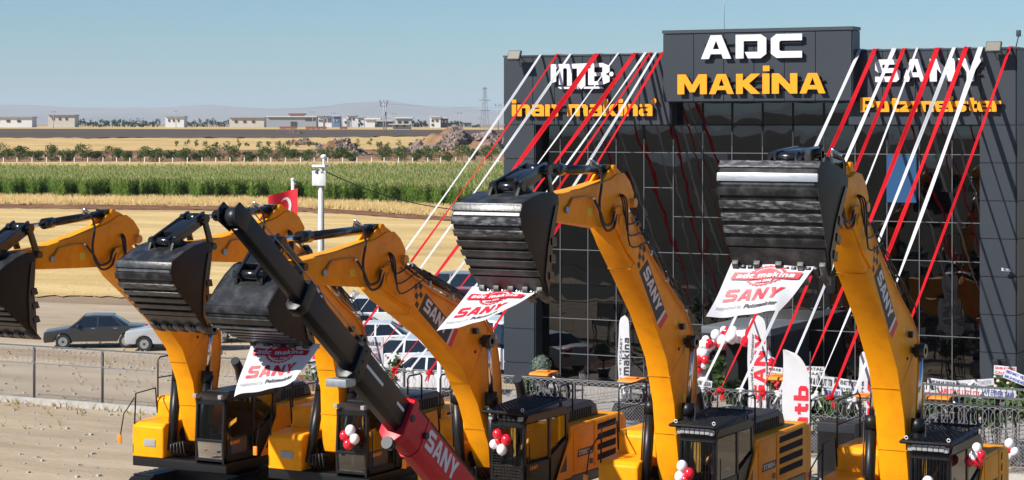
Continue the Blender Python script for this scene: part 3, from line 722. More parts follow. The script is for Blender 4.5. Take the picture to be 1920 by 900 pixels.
# side faces
def sidepan(u, v0, v1, z0, z1, s, zs=()):
    zz = [z0]+sorted(zs)+[z1]
    sb = MB()
    for c, d in zip(zz, zz[1:]): sb.box((min(u, u+s*.03), v0+G, c+G), (max(u, u+s*.03), v1-G, d-G))
    sb.build('side_cladding', M['panel'], B, True)
sidepan(tR, VT+.03, 70.78, 10.55, tz1-.13, 1)
sidepan(tL, VT+.03, 70.78, 10.55, tz1-.13, -1)
for k in range(6): sidepan(uR, VB+.03+k*2.2, VB+.03+(k+1)*2.2, 0, ZR-.04, 1, jz+[ZF])
for k in range(6): sidepan(uL, VB+.03+k*2.2, VB+.03+(k+1)*2.2, 0, ZR-.04, -1, jz+[ZF])
sidepan(fL, VB+.03, VG, ZF, ZR-.06, 1); sidepan(fR, VB+.03, VG, ZF, ZR-.06, -1)
sidepan(pL, VB+.03, VG, 0, ZF, 1, jz); sidepan(pR, VB+.03, VG, 0, ZF, -1, jz)
cp = MB(); cp.box((uL-.03, VB-.03, ZR-.04), (tL, 84, ZR+.02)); cp.box((tR+.05, VB-.03, ZR-.04), (uR+.05, 84, ZR+.02)); cp.box((tL, 70.84, ZR-.04), (tR+.05, 84, ZR+.02))
cp.box((tL-.04, VT-.04, tz1-.12), (tR+.05, 70.8, tz1)); cp.build('parapet_cap', mat('parapet_cap', (.04,.047,.058), .4), B, True)
sf = MB(); sf.box((pL, VB+.04, ZF-.02), (fL-.02, VG+.3, ZF)); sf.box((fR+.02, VB+.04, ZF-.02), (pR, VG+.3, ZF)); sf.box((tL+.03, VT+.04, 10.53), (tR-.03, VG+.3, 10.55)); sf.build('soffit', M['panel'], B, True)
# glass: one slightly tilted pane per bay
GM = mat('mirror_glass', (.0006, .0006, .0008), .015, ior=1.8)
n = GM.node_tree; tc = n.nodes.new('ShaderNodeTexCoord'); ns = n.nodes.new('ShaderNodeTexNoise'); ns.inputs['Scale'].default_value = .95; ns.inputs['Detail'].default_value = 1.5
bp = n.nodes.new('ShaderNodeBump'); bp.inputs['Strength'].default_value = .22; bp.inputs['Distance'].default_value = .035
n.links.new(tc.outputs['Object'], ns.inputs['Vector']); n.links.new(ns.outputs[0], bp.inputs['Height']); n.links.new(bp.outputs[0], n.nodes['Principled BSDF'].inputs['Normal'])
us = [pL]+[ux(x, VG) for x in (1051, 1103, 1156, 1208, 1263, 1318, 1373, 1430, 1487, 1545)]; st = us[-1]-us[-2]
while us[-1]+st*1.2 < pR: us.append(us[-1]+st)
us.append(pR)
zs = [0.02, 1.2, 2.51, 3.8, 5.07, 6.39, 7.43, 8.71, ZF]
rg = random.Random(31); gl = MB()
def pane(a, b, c, d, tilt=None):
    tx, tz = (rg.gauss(0, .004), rg.gauss(0, .004)) if tilt is None else tilt
    cu_, cz = (a+b)/2, (c+d)/2; N = 6; vs = []; fs = []
    bow = rg.uniform(.001, .006)
    for i in range(N+1):
        for j in range(N+1):
            p, q = i/N, j/N; u, z = a+(b-a)*p, c+(d-c)*q
            vs.append((u, VG+(u-cu_)*tx+(z-cz)*tz-bow*16*p*(1-p)*q*(1-q), z))
    for i in range(N):
        for j in range(N): fs.append((i*(N+1)+j, (i+1)*(N+1)+j, (i+1)*(N+1)+j+1, i*(N+1)+j+1))
    gl.add(vs, fs, True)
for i, (a, b) in enumerate(zip(us, us[1:])):
    for c, d in zip(zs, zs[1:]): pane(a, b, c, d)
    if a > fL-1.2 and b < fR+1.3: pane(max(a, fL), min(b, fR), ZF, 10.55)
glo = gl.build('glazing', GM, B, True, label='dark mirrored glass reflecting the ribbons')
ml = MB(); mw = .012
for a in us[1:-1]: ml.box((a-mw, VG-.035, 0), (a+mw, VG-.008, 8.95))
for z in (8.71, 5.07, 2.51): ml.box((pL, VG-.04, z-mw), (pR, VG-.012, z+mw))
ml.box((us[5], VG-.04, 6.39-mw), (pR, VG-.012, 6.39+mw)); ml.box((us[4], VG-.04, 7.43-mw), (us[5], VG-.012, 7.43+mw)); ml.box((us[1], VG-.04, 1.2-mw), (us[4], VG-.012, 1.2+mw))
ml.build('mullion', M['mull'], B, True)
dm = MB()
for a in us[1:-1]:
    dm.box((a-.03, VG-.02, 8.95), (a+.03, VG-.006, ZF-.0))
    if fL < a < fR: dm.box((a-.035, VG-.02, ZF), (a+.035, VG-.006, 10.5))
dm.box((pL, VG-.02, ZF-.03), (pR, VG-.007, ZF+.03)); dm.build('dark_mullion', M['seam'], B, True)
# one blue tinted pane
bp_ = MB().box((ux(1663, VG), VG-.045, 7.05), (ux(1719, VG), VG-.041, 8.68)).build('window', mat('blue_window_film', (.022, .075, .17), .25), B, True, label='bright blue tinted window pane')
# entrance porch
eu0, eu1 = on_v(1315, 600, 67.3).x, on_v(1445, 600, 67.3).x
pr = MB(); pr.box((eu0, 67.3, 2.62), (eu1, VG-.05, 2.86)); pr.build('porch_roof', mat('porch_roof', (.11, .12, .135), .5, var=.1, vs=1), B, True, bevel=.015)
for q in (((eu0+.02, 67.35, 0), (eu0+.28, 67.6, 2.62)), ((eu1-.28, 67.35, 0), (eu1-.02, 67.6, 2.62))): MB().box(*q).build('porch_column', M['panel'], B, True)
MB().box((eu1-.12, 67.7, 0), (eu1-.03, VG-.05, 2.62)).build('porch_wall', M['panel'], B, True)
MB().box((eu0+.3, 68.8, 0), (eu1-.3, 68.86, 2.6)).build('door', M['dark'], B, True)
# fascia words
def sign(s, xa, xb, ytop, ybot, v, ma, label, gap=1.4, h0=10, depth=.06, off=.15, parent=B, ed=None, slope=None):
    a = on_v(xa, ybot, v); b = on_v(xb, ybot, v); zt = on_v(xa, ytop, v).z; zb = a.z
    hold = MB(); ry = v-off
    # thin mounting rails behind the word, the letters are its sub-parts
    for q in (.28, .62): hold.box((a.x+.05, v-off+.04, zb+(zt-zb)*q-.012), (b.x-.05, v-.001, zb+(zt-zb)*q+.012))
    h = hold.build('sign_word', M['seam'], parent, True, label=label)
    fn = lambda p, q, c: Vector((a.x+(b.x-a.x)*p, ry-c, zb+(zt-zb)*q))
    return lettering(s, fn, ma, h, extrude=depth/2, per=True, gap=gap, h0=h0, edge=ed)
sign('ADC', 1318, 1507, 67, 111, VT, M['white'], 'white capital letters ADC on the raised sign box', 1.5)
sign('MAKİNA', 1274, 1551, 140, 177, VT, M['amber'], 'amber capital letters MAKINA on the raised sign box', .9, ed=M['amber_s'])
sign('SANY', 1644, 1846, 112, 154, VB, M['white'], 'white capital letters SANY on the right fascia', 1.0)
sign('Putzmeister', 1616, 1880, 183, 210, VB, M['amber'], 'amber word Putzmeister on the right fascia', .25, 9.6, ed=M['amber_s'])
sign('inan makina', 964, 1227, 187, 218, VB, M['amber'], 'amber word inan makina on the left fascia', .7, ed=M['amber_s'])
def dot(x, y, r, v, ma, lab):
    c = on_v(x, y, v); m = MB().tube([(c.x, v-.2, c.z), (c.x, v-.13, c.z)], r, 12); m.build('sign_dot', ma, B, True, label=lab)
dot(1230, 189.5, .1, VB, M['amber'], 'small amber dot after the amber word on the left fascia')
dot(1150.5, 139, .085, VB, M['white'], 'small white dot beside the white letters MTB')
# MTB logo: slanted hexagonal outline letters
def logo():
    a = on_v(1037, 168, VB); b = on_v(1147, 118, VB); W, H = b.x-a.x, b.z-a.z
    hold = MB().box((a.x+.2, VB-.1, a.z+.3), (b.x-.2, VB-.001, a.z+.34)).build('sign_word', M['seam'], B, True, label='white angular MTB logo letters on the left fascia')
    PL = [[[(0, 25), (0, 98), (31, 98), (36, 92), (36, 14), (28, 14), (28, 78), (24, 84), (21, 78), (21, 18), (14, 18), (14, 80), (9, 80), (9, 30)]],
          [[(36, 98), (68, 100), (68, 80), (59, 80), (59, 14), (52, 0), (45, 14), (45, 80), (36, 80)]],
          [[(64, 16), (64, 98), (88, 100), (100, 88), (100, 66), (93, 57), (100, 48), (100, 28), (88, 16)], [(74, 30), (74, 50), (88, 50), (88, 30)], [(74, 64), (74, 84), (88, 84), (88, 64)]],
          [[(12, 10), (46, 10), (48, 2), (16, 2)], [(56, 2), (58, 10), (86, 10), (90, 2)]]]
    for pl in PL:
        V, P = curve_mesh([[(x/100, y/100) for x, y in q] for q in pl], .03)
        MB().add([(a.x+v[0]*W, VB-.16-v[2], a.z+v[1]*H) for v in V], P).build('letter', M['white'], hold, True)
logo()

# things fixed to the building
def floodlight(x, y, v, wpx, label):
    c = on_v(x, y, v-.55); W = .46; t = thing('floodlight', label, 'floodlight', (c.x, v-.55, c.z), 0, 'floodlights on the roof edge')
    rot = Matrix.Rotation(R(-28), 3, 'X')
    MB().box((-W/2-.03, -.05, -.19), (W/2+.03, .05, .19), rot).build('housing', M['ink'], t, bevel=.01)
    c0 = Vector((0, -.056, 0)); c0 = rot@c0
    MB().box((c0.x-W/2, c0.y-.004, c0.z-.16), (c0.x+W/2, c0.y+.004, c0.z+.16), rot, c0).build('lens', M['lamp'], t)
    MB().tube([(-.2, .05, 0), (-.2, .3, -.14), (-.1, .55, -.18), (.1, .55, -.18), (.2, .3, -.14), (.2, .05, 0)], .015, 5).build('bracket', M['ink'], t)
floodlight(964.5, 104, VB, 28, 'grey floodlight on the left end of the roof edge')
floodlight(1863, 88, VB, 30, 'grey floodlight on the right end of the roof edge')
c = on_v(1910, 63, 73); t = thing('roof_lamp', 'small dark lamp on a leaning rod above the right roof corner', 'lamp', (c.x, 73, 12.3))
MB().tube([(-.12, 0, -.02), (0, 0, c.z-12.3-.05)], .02, 6).build('rod', M['ink'], t); MB().box((-.07, -.09, c.z-12.3-.1), (.07, .05, c.z-12.3+.12)).build('lamp_head', M['ink'], t, bevel=.01)
t = thing('lightning_rod', 'thin lightning rod rising behind the raised sign box', 'rod', (ux(1358, 74), 74, 12.32)); MB().tube([(0, 0, 0), (0, 0, 3.2)], .012, 5).build('mast', M['steel'], t); MB().box((-.08, -.08, 0), (.08, .08, .05)).build('base_plate', M['steel'], t)
for x, y, lb, v in ((1887, 506, 'white security camera on the right pier of the showroom', VB),):
    c = on_v(x, y, v-.2); t = thing('security_camera', lb, 'camera', (c.x, v-.2, c.z))
    MB().tube([(-.14, -.1, .02), (.1, .02, -.02)], .055, 10).build('body', M['white'], t); MB().tube([(.05, .0, 0), (.1, .19, -.05)], .025, 6).build('bracket', M['white'], t); MB().tube([(-.155, -.105, .022), (-.14, -.1, .02)], .045, 10).build('lens', M['ink'], t)
c = on_v(1877, 690, 68.5); t = thing('loudspeaker', 'black loudspeaker on a stand before the right pier', 'loudspeaker', (c.x, 68.5, 0))
MB().box((-.24, -.18, c.z-.5), (.24, .18, c.z+.28)).build('cabinet', M['blk'], t, bevel=.03); MB().tube([(0, -.185, c.z-.22), (0, -.19, c.z-.22)], .16, 16).build('cone', M['seat'], t); MB().tube([(0, 0, 0), (0, 0, c.z-.5)], .03, 6).build('pole', M['blk'], t)
lg = MB(); [lg.tube([(0, 0, .6), (.45*math.cos(a), .45*math.sin(a), .0)], .015, 5) for a in (0, 2.1, 4.2)]; lg.build('leg', M['blk'], t)

# ------------------------------------------------------------------ ribbons
VF, ZRAIL = 57.8, 2.02
TOPS_L = [(1014, 'w', .15), (1045, 'r', .17), (1070, 'w', .16), (1119, 'r', .34), (1159.5, 'w', .13), (1191, 'r', .26), (1210.5, 'w', .19), (1219, 'r', .15), (1230, 'w', .16), (1243, 'r', .2)]
BOT_L = [600, 628, 655, 688, 718, 742, 770, 807, 840, 872]
TOPS_R = [(1613, 'w', .2), (1641, 'r', .24), (1677, 'w', .27), (1695, 'r', .2), (1720, 'w', .13), (1758, 'r', .27), (1789, 'w', .2), (1812, 'r', .28), (1839, 'w', .28), (1894, 'r', .15)]
BOT_R = [1315, 1352, 1388, 1429, 1461, 1496, 1527, 1560, 1599, 1650]
ORD = ['leftmost', 'second', 'third', 'fourth', 'fifth', 'sixth', 'seventh', 'eighth', 'ninth', 'rightmost']
def ribbon(xt, cl, w0, xb, idx, side):
    A = Vector((on_v(xt, 100, VB-.05).x, VB-.06, ZR+.04)); A0 = A+Vector((0, .5, 0)); Bq = Vector((on_v(xb, 720, VF).x, VF, ZRAIL+.02)); w0 = w0*.64
    N = 30; rr = random.Random(idx*7+(side == 'right')*100); vs = []; fs = []; w1 = .07
    sag = rr.uniform(.10, .26); ph = rr.uniform(0, 6)
    side_v = Vector((1, 0, 0)); along = (Bq-A).normalized(); nrm = side_v.cross(along).normalized()
    if nrm.z < 0: nrm = -nrm
    for i in range(N+2):
        if i == 0: p = A0; wd = w0*1.1; tw = 0
        else:
            s = (i-1)/N; p = A.lerp(Bq, s)-Vector((0, 0, sag*4*s*(1-s))); wd = w0*(1-s)**.8+w1*(1-(1-s)**.8); tw = (.45*math.sin(ph+s*4)+.3*math.sin(ph*2+s*13))*min(1, s*6)
        a = side_v*math.cos(tw)+nrm*math.sin(tw); fold = .22*wd*(.5+.5*math.sin(ph+i*.35))*(1 if i else 0)
        for q, f in ((-.5, 0), (-.17, fold), (.2, -fold*.6), (.5, fold*.4)): vs.append(p+a*wd*q+nrm*f)
    for i in range(N+1):
        for j in range(3): fs.append((i*4+j, i*4+j+1, (i+1)*4+j+1, (i+1)*4+j))
    nm = 'white' if cl == 'w' else 'red'; ma = M['rib_'+cl]
    lab = '%s ribbon, %s of the ten ribbons %s of the raised sign box' % (nm, ORD[idx], side)
    t = thing('ribbon', lab, 'ribbon', Bq, 0, 'ribbons stretched from the roof to the fence')
    MB().add(vs, fs, True).build('band', ma, t, True)
    k = MB()
    for q in range(7):
        d = Vector((rr.uniform(-1, 1), rr.uniform(-.6, .6), rr.uniform(-1, .4)))*.13
        k.ball(Bq+d*.7+Vector((0, 0, -.03)), rr.uniform(.045, .085), 7, 5, (1.2, .7, .8), .5)
    for q in range(2):
        d = Vector((rr.uniform(-.25, .25), 0, -.35)); k.add([Bq, Bq+Vector((.06, .01, 0)), Bq+d+Vector((.06, 0, 0)), Bq+d], [(0, 1, 2, 3)])
    k.build('knot', ma, t, True)
for i, ((xt, cl, w0), xb) in enumerate(zip(TOPS_L, BOT_L)): ribbon(xt, cl, w0, xb, i, 'left')
for i, ((xt, cl, w0), xb) in enumerate(zip(TOPS_R, BOT_R)): ribbon(xt, cl, w0, xb, i, 'right')

# ------------------------------------------------------------------ fence and gate
fu0, fu1 = on_v(-60, 700, VF).x, on_v(2010, 750, VF).x
t = thing('wire_fence', 'long chain link fence with rows of wire hoops under its top rail', 'fence', (fu0, VF, 0))
DG = mat('fence_grey', (.13, .135, .14), .5, metal=.4); WIR = mat('fence_wire', (.42, .42, .44), .4, metal=.6)
MB().tube([(fu0, VF, ZRAIL), (fu1, VF, ZRAIL)], .028, 6).build('top_rail', DG, t, True)
MB().tube([(fu0, VF, 1.42), (fu1, VF, 1.42)], .014, 5).build('middle_rail', DG, t, True)
MB().box((fu0, VF-.12, 0), (fu1, VF+.12, .22)).build('footing', M['conc'], t, True)
u = fu0
while u < fu1: MB().tube([(u, VF+.03, 0), (u, VF+.03, ZRAIL)], .045, 8).build('post', M['ink'], t, True); u += 3.0
hp = MB(); u = fu0
while u < fu1:
    hp.tube([(u+.29*math.cos(k*math.pi/9), VF-.01, 1.70+.29*math.sin(k*math.pi/9)) for k in range(19)], .007, 4, cap=False); u += .23
o = hp.build('wire_hoops', WIR, t, True)
cl = MB(); u = fu0-1.2
while u < fu1:
    for s in (1, -1):
        a = (u if s > 0 else u+1.2, VF, .22); b = (u+1.2 if s > 0 else u, VF, 1.42)
        cl.tube([a, b], .0045, 3, cap=False)
    u += .105
cl.build('chain_link', WIR, t, True)
g0, g1 = on_v(1711, 740, 59.4).x, on_v(1960, 745, 59.4).x
t = thing('sliding_gate', 'dark steel railing gate with upright bars behind the fence at the right', 'gate', (g0, 59.4, 0))
fr = MB()
for z in (2.32, 2.05, .25): fr.box((g0, 59.38, z-.03), (g1, 59.42, z+.03))
fr.build('gate_frame', DG, t, True)
br = MB(); u = g0
while u < g1: br.box((u-.012, 59.39, .25), (u+.012, 59.41, 2.32)); u += .17
br.build('bars', DG, t, True)

# ------------------------------------------------------------------ cloth banners
def cloth_patch(c00, c10, c01, c11, wave=.05, ph=0, n1=(1, 0, 0)):
    c00, c10, c01, c11 = map(Vector, (c00, c10, c01, c11))
    nn = (c10-c00).cross(c01-c00).normalized()
    if nn.y > 0: nn = -nn
    def fn(a, b, c=0):
        p = c00*(1-a)*(1-b)+c10*a*(1-b)+c01*(1-a)*b+c11*a*b
        wv = wave*(math.sin(a*7+ph+b*2)+.6*math.sin(a*13+b*6+ph))*(1-b*.85)
        return p+nn*(wv+c)
    return fn
def cloth(mb, fn, nx=26, ny=18):
    vs = [fn(i/nx, j/ny, 0) for j in range(ny+1) for i in range(nx+1)]
    fs = [(j*(nx+1)+i, j*(nx+1)+i+1, (j+1)*(nx+1)+i+1, (j+1)*(nx+1)+i) for j in range(ny) for i in range(nx)]
    return mb.add(vs, fs, True)
def banner(label, fn, name='banner', full=True):
    t = thing(name, label, 'banner', fn(.5, 1, 0), 0, 'printed banners hung from excavator buckets')
    cloth(MB(), fn).build('sheet', M['cloth'], t, True)
    e = .012
    sub = lambda x0, y0, x1, y1, l=0: (lambda a, b, c: fn(x0+(x1-x0)*a, y0+(y1-y0)*b, c+e+l))
    def shape(polys, ma, nm='print', s=2, lift=0):
        V, P = curve_mesh(polys, 0, s); MB().add([fn(v[0], v[1], e+lift) for v in V], P).build(nm, ma, t, True)
    ring = []
    for k in range(48):
        a = k*2*math.pi/48; r = 1.0 if k % 2 == 0 else .9
        ring += [(.5+.24*r*math.cos(a), .74+.20*r*math.sin(a)), (.5+.24*r*math.cos(a+.05), .74+.20*r*math.sin(a+.05))]
    inner = [(.5+.20*math.cos(k*.2618), .74+.165*math.sin(k*.2618)) for k in range(24)]
    shape([ring, inner], M['red2'], 'gear_emblem', 1)
    shape([[(.5+.165*math.cos(k*.2618), .74+.14*math.sin(k*.2618)) for k in range(24)]], M['red2'], 'gear_emblem', 1, .002)
    shape([[(.08, .68), (.10, .81), (.92, .80), (.92, .67)]], M['red2'], 'red_band', 3, .02)
    lettering('adc makina', sub(.15, .70, .85, .79, .032), M['white'], t, 'lettering', sub=0)
    lettering('since 2008', sub(.38, .61, .62, .655, .03), M['white'], t, 'lettering', font='B', bold=.02)
    lettering('SANY', sub(.10, .28, .84, .50), M['red2'], t, 'lettering', sub=1)
    lettering('supported by', sub(.06, .14, .40, .21), M['gry_ink'], t, 'lettering', font='B', bold=0)
    lettering('Putzmeister', sub(.44, .13, .88, .215), M['ink'], t, 'lettering', gap=1.0)
    return t

# ------------------------------------------------------------------ excavators
FOOT = (.8, 2.0)
BOOM_B = [(-.2, -.12), (.0, -.26), (.9, .02), (1.7, .34), (2.8, .52), (4.1, .36), (5.4, .02), (6.3, -.24), (6.75, -.3), (7.0, -.16)]
BOOM_T = [(7.02, .12), (6.85, .4), (6.5, .6), (5.9, .78), (5.0, 1.06), (3.9, 1.52), (3.2, 1.86), (2.8, 1.98), (2.3, 2.0), (1.8, 1.88), (1.2, 1.46), (.4, .62), (-.1, .26)]
ARM = [(-4.02, .36), (-3.9, .22), (-3.55, .14), (-2.8, .06), (-.9, -.12), (-.3, -.16), (.12, -.1), (.35, .16), (.7, .24), (.86, .36), (.9, .56), (.68, .82), (.42, .98), (.1, .98), (-.25, .86), (-.7, .8), (-1.7, .68), (-3.05, .56), (-3.9, .58), (-4.04, .5)]
BK = [(-1.55, .12), (-1.66, -.10), (-1.63, -.34), (-1.48, -.58), (-1.26, -.86), (-1.0, -1.18), (-.78, -1.46), (-.60, -1.66), (-.46, -1.78), (-.30, -1.15), (-.22, -.72), (-.05, -.34), (.08, .0), (.05, .16), (-.15, .24), (-.55, .26), (-1.0, .22)]
def excavator(nm, ub, elbow, arm_ang, arm_len, buck_ang, label, model, guard, bscale=1.0, blen=5.95, v0=42.7, bwid=1.40, cabw=None, boomw=.52, wear=None, lightbar=False, bz=.97):
    t = thing('excavator', label, 'excavator', (ub, v0, 0), 0, 'yellow excavators parked in a row')
    X0, X1 = .46, 1.33
    # undercarriage
    for sx in (-1.28, 1.28):
        pr = []
        for k in range(9): a = math.pi/2+math.pi*k/8; pr.append((.25+.45*math.cos(a), .48+.45*math.sin(a)))
        for k in range(9): a = -math.pi/2+math.pi*k/8; pr.append((4.35+.45*math.cos(a), .48+.45*math.sin(a)))
        tr = MB().prism(pr, sx-.3, sx+.3)
        L = 0
        for y in np.arange(.25, 4.4, .2): tr.box((sx-.31, y-.06, .93), (sx+.31, y+.06, .965)); tr.box((sx-.31, y-.06, .0), (sx+.31, y+.06, .03))
        o = tr.build('track', M['blk'], t)
        MB().tube([(sx-.33, .3, .48), (sx+.33, .3, .48)], .28, 12).build('idler', M['yel'], o); MB().tube([(sx-.33, 4.3, .48), (sx+.33, 4.3, .48)], .3, 12).build('sprocket', M['yel'], o)
    MB().box((-1.0, 1.1, .45), (1.0, 3.6, 1.0)).build('undercarriage', M['blk'], t, bevel=.05); MB().tube([(0, 2.3, .95), (0, 2.3, 1.25)], .7, 20).build('slew_ring', M['blk'], t)
    # deck
    MB().box((-1.5, .05, 1.2), (1.36, blen-.5, 1.44)).build('deck', M['blk'], t, bevel=.02)
    # cab
    cab_side = [(.02, 1.42), (-.02, 2.0), (.06, 3.0), (.2, 3.14), (2.1, 3.14), (2.22, 3.02), (2.24, 2.35), (1.9, 1.75), (1.55, 1.42)]
    fr = MB(); T = .07
    # pillars, sills and roof of the cab shell
    fr.prism([(.04, 2.96), (.2, 3.14), (2.1, 3.14), (2.22, 3.02), (2.2, 2.94)], X0, X1)
    for x in (X0, X1-T):
        fr.prism([(.0, 1.42), (-.02, 2.0), (.04, 2.98), (.14, 2.98), (.10, 2.0), (.12, 1.42)], x, x+T)
        fr.prism([(1.22, 1.42), (1.22, 2.98), (1.34, 2.98), (1.34, 1.42)], x, x+T)
        fr.prism([(2.12, 2.2), (2.10, 2.98), (2.22, 2.98), (2.24, 2.35)], x, x+T)
        fr.prism([(.0, 1.42), (.0, 2.02), (1.3, 2.02), (1.3, 1.42)] if guard != 'none' else [(.0, 1.42), (.0, 1.62), (1.3, 1.62), (1.3, 1.42)], x, x+T)
        fr.prism([(1.25, 1.42), (1.25, 2.05), (2.2, 2.4), (2.24, 2.35), (1.9, 1.75), (1.55, 1.42)], x, x+T)
    fr.box((X0, 0.0, 1.42), (X1, .08, 1.56)); fr.box((X0+.02, -.03, 1.95), (X1-.02, .05, 2.02)); fr.box((X0, .02, 2.86), (X1, .12, 3.0))
    fr.box((X0, 2.14, 1.5), (X1, 2.2, 2.5)); fr.box((X0, 0, 1.42), (X1, 2.1, 1.5))
    cf = fr.build('cab_frame', M['blk'], t, bevel=.012, seg=1)
    MB().add([(X0+.05, .02, 2.02), (X1-.05, .02, 2.02), (X1-.05, .08, 2.92), (X0+.05, .08, 2.92)], [(0, 1, 2, 3)]).build('windshield', M['cabglass'], t)
    MB().add([(X0+.05, .03, 1.56), (X1-.05, .03, 1.56), (X1-.05, .0, 1.96), (X0+.05, .0, 1.96)], [(0, 1, 2, 3)]).build('lower_windshield', M['cabglass'], t)
    for x, nn in ((X1-.02, 'side_window'), (X0+.02, 'side_window')):
        MB().add([(x, .13, 2.02), (x, 1.22, 2.02), (x, 1.22, 2.93), (x, .13, 2.93)], [(0, 1, 2, 3)]).build(nn, M['cabglass'], t)
        MB().add([(x, 1.34, 2.2), (x, 2.08, 2.45), (x, 2.08, 2.93), (x, 1.34, 2.93)], [(0, 1, 2, 3)]).build(nn, M['cabglass'], t)
    MB().add([(X0+.08, 2.17, 2.5), (X1-.08, 2.17, 2.5), (X1-.08, 2.17, 2.92), (X0+.08, 2.17, 2.92)], [(0, 1, 2, 3)]).build('rear_window', M['cabglass'], t)
    st = MB(); st.box((.66, 1.0, 1.75), (1.14, 1.5, 1.92)); st.box((.68, 1.42, 1.85), (1.12, 1.58, 2.55)); st.box((.78, 1.45, 2.55), (1.02, 1.55, 2.78)); st.build('driver_seat', M['seat'], t, bevel=.04)
    for xa, xb in ((.56, .70), (1.12, 1.24)): MB().box((xa, .45, 1.5), (xb, 1.1, 2.05)).tube([((xa+xb)/2, .5, 2.05), ((xa+xb)/2, .45, 2.25)], .02, 5).build('control_console', M['seat'], t)
    # door trim, handle and mirror
    MB().tube([(X1+.03, .2, 1.75), (X1+.03, .2, 2.5)], .012, 5).build('door_handle', M['blk'], t)
    lettering('SANY', affine((X1+.003, .25, 1.88), (0, .42, 0), (0, 0, .085), Vector((1, 0, 0))), M['amber'], t, world=False)
    # guards
    z = 3.17
    if guard != 'none':
        g_ = MB(); a, b, c, d = X0-.12, X1+.06, -.2, 2.0
        z = 3.22
        for (p, q) in (((a, c, z), (b, c, z)), ((b, c, z), (b, d, z+.1)), ((b, d, z+.1), (a, d, z+.1)), ((a, d, z+.1), (a, c, z))): g_.tube([p, q], .035, 4)
        m_ = 11
        if guard == 'diag':
            for k in range(-10, 12):
                for s in (1, -1):
                    P = []
                    for e in np.linspace(0, 1, 12):
                        yy = c+(d-c)*e; xx = a+(b-a)*(k/8)+s*(yy-c)*.5
                        if a <= xx <= b: P.append((xx, yy, z+.1*(yy-c)/(d-c)))
                    if len(P) > 1: g_.tube([P[0], P[-1]], .012, 4)
        else:
            for k in range(1, 9): xx = a+(b-a)*k/9; g_.box((xx-.012, c, z-.012), (xx+.012, c+.02, z+.012)); g_.tube([(xx, c, z), (xx, d, z+.1)], .016, 4)
            for k in range(1, 15): yy = c+(d-c)*k/15; g_.tube([(a, yy, z+.1*k/15), (b, yy, z+.1*k/15)], .013, 4)
        g_.tube([(a+.1, .1, 3.1), (a+.1, .1, z)], .02, 4); g_.tube([(b-.1, .1, 3.1), (b-.1, .1, z)], .02, 4); g_.tube([(b-.1, 1.95, 3.1), (b-.1, 1.95, z+.1)], .02, 4)
        ro = g_.build('roof_guard', M['blk'], t)
        for (xx, yy) in ((a+.08, c+.15), (b-.08, c+.15), (b-.06, d-.15)): MB().tube([(xx+.035*math.cos(k*.785), yy, z+.07+.035*math.sin(k*.785)) for k in range(9)], .011, 5).build('eye_bolt', M['white'], ro)
    else:
        MB().box((X0+.1, .35, 3.14), (X1-.1, 1.5, 3.18)).build('roof_hatch', M['blkp'], t, bevel=.015)
    if guard in ('bars', 'diag'):
        g_ = MB(); n_ = 10
        for k in range(n_+1): xx = X0+.06+(X1-X0-.12)*k/n_; g_.tube([(xx, -.09, 1.5), (xx, -.07, 2.05), (xx, -.02, 2.88)], .011, 4)
        for zz in (1.5, 2.05, 2.88): g_.tube([(X0+.04, -.08 if zz < 2.5 else -.02, zz), (X1-.04, -.08 if zz < 2.5 else -.02, zz)], .018, 4)
        g_.build('front_guard', M['blk'], t)
    if guard == 'mesh':
        g_ = MB()
        for k in range(15): zz = 2.06+.86*k/14; g_.tube([(X0+.05, -.07, zz), (X0+.32, -.07, zz)], .009, 4)
        for xx in (X0+.05, X0+.32, X1-.05, X1-.16, X1-.26): g_.tube([(xx, -.08, 2.03), (xx, -.05, 2.92)], .013, 4)
        for k in range(12): xx = X0+.05+.77*k/11; g_.tube([(xx, -.08, 1.5), (xx, -.08, 2.0)], .008, 4)
        for k in range(8): zz = 1.5+.5*k/7; g_.tube([(X0+.05, -.08, zz), (X1-.05, -.08, zz)], .008, 4)
        g_.build('front_guard', M['blk'], t)
    if lightbar:
        for k in range(6): MB().box((X0+.08+k*.118, -.12, 3.05), (X0+.185+k*.118, .0, 3.15)).build('work_light', mat('lens_grey', (.30, .31, .32), .25) if 'lens' not in M else M['lens'], t, bevel=.012)
    for xx in (X0+.05, X1-.07): MB().box((xx-.05, -.1, 3.03), (xx+.05, .0, 3.13)).build('headlight', M['lens'] if 'lens' in M else M['chrome'], t, bevel=.012)
    MB().tube([(X0+.25, 2.0, 3.16), (X0+.25, 2.0, 3.28)], .06, 10).build('beacon', M['orange'], t)
    # yellow house side with louvres
    XB = 1.36
    body = [(1.58, 1.44), (2.28, 2.42), (2.32, 2.64), (blen-.35, 2.64), (blen-.35, 1.44)]
    MB().prism(body, -.25, XB).build('engine_cover', M['yel'], t, bevel=.05, seg=3)
    MB().prism([(1.5, 1.44), (2.3, 2.44), (2.32, 2.5), (2.32, 1.44)], XB+.002, XB+.018).build('side_panel', M['yel'], t)
    dr = MB(); dr.box((XB+.002, 2.42, 1.55), (XB+.016, 3.5, 2.56)); dr.build('service_door', M['yel'], t, bevel=.006)
    dr = MB(); dr.box((XB+.002, 3.55, 1.55), (XB+.022, blen-.5, 2.6)); gr = dr.build('grille_door', M['yel'], t, bevel=.008)
    for k in range(4):
        z1 = 2.54-k*.245; s = MB().prism([(3.7, z1-.16), (3.72, z1-.02), (blen-.72, z1+.01), (blen-.74, z1-.15)], XB+.02, XB+.032); lo = s.build('louvre', M['dark'], gr)
    MB().box((XB+.004, 3.3, 1.62), (XB+.03, 3.44, 1.74)).build('latch', M['blk'], t)
    dk = MB(); q0 = 2.6 if blen > 5 else 2.5
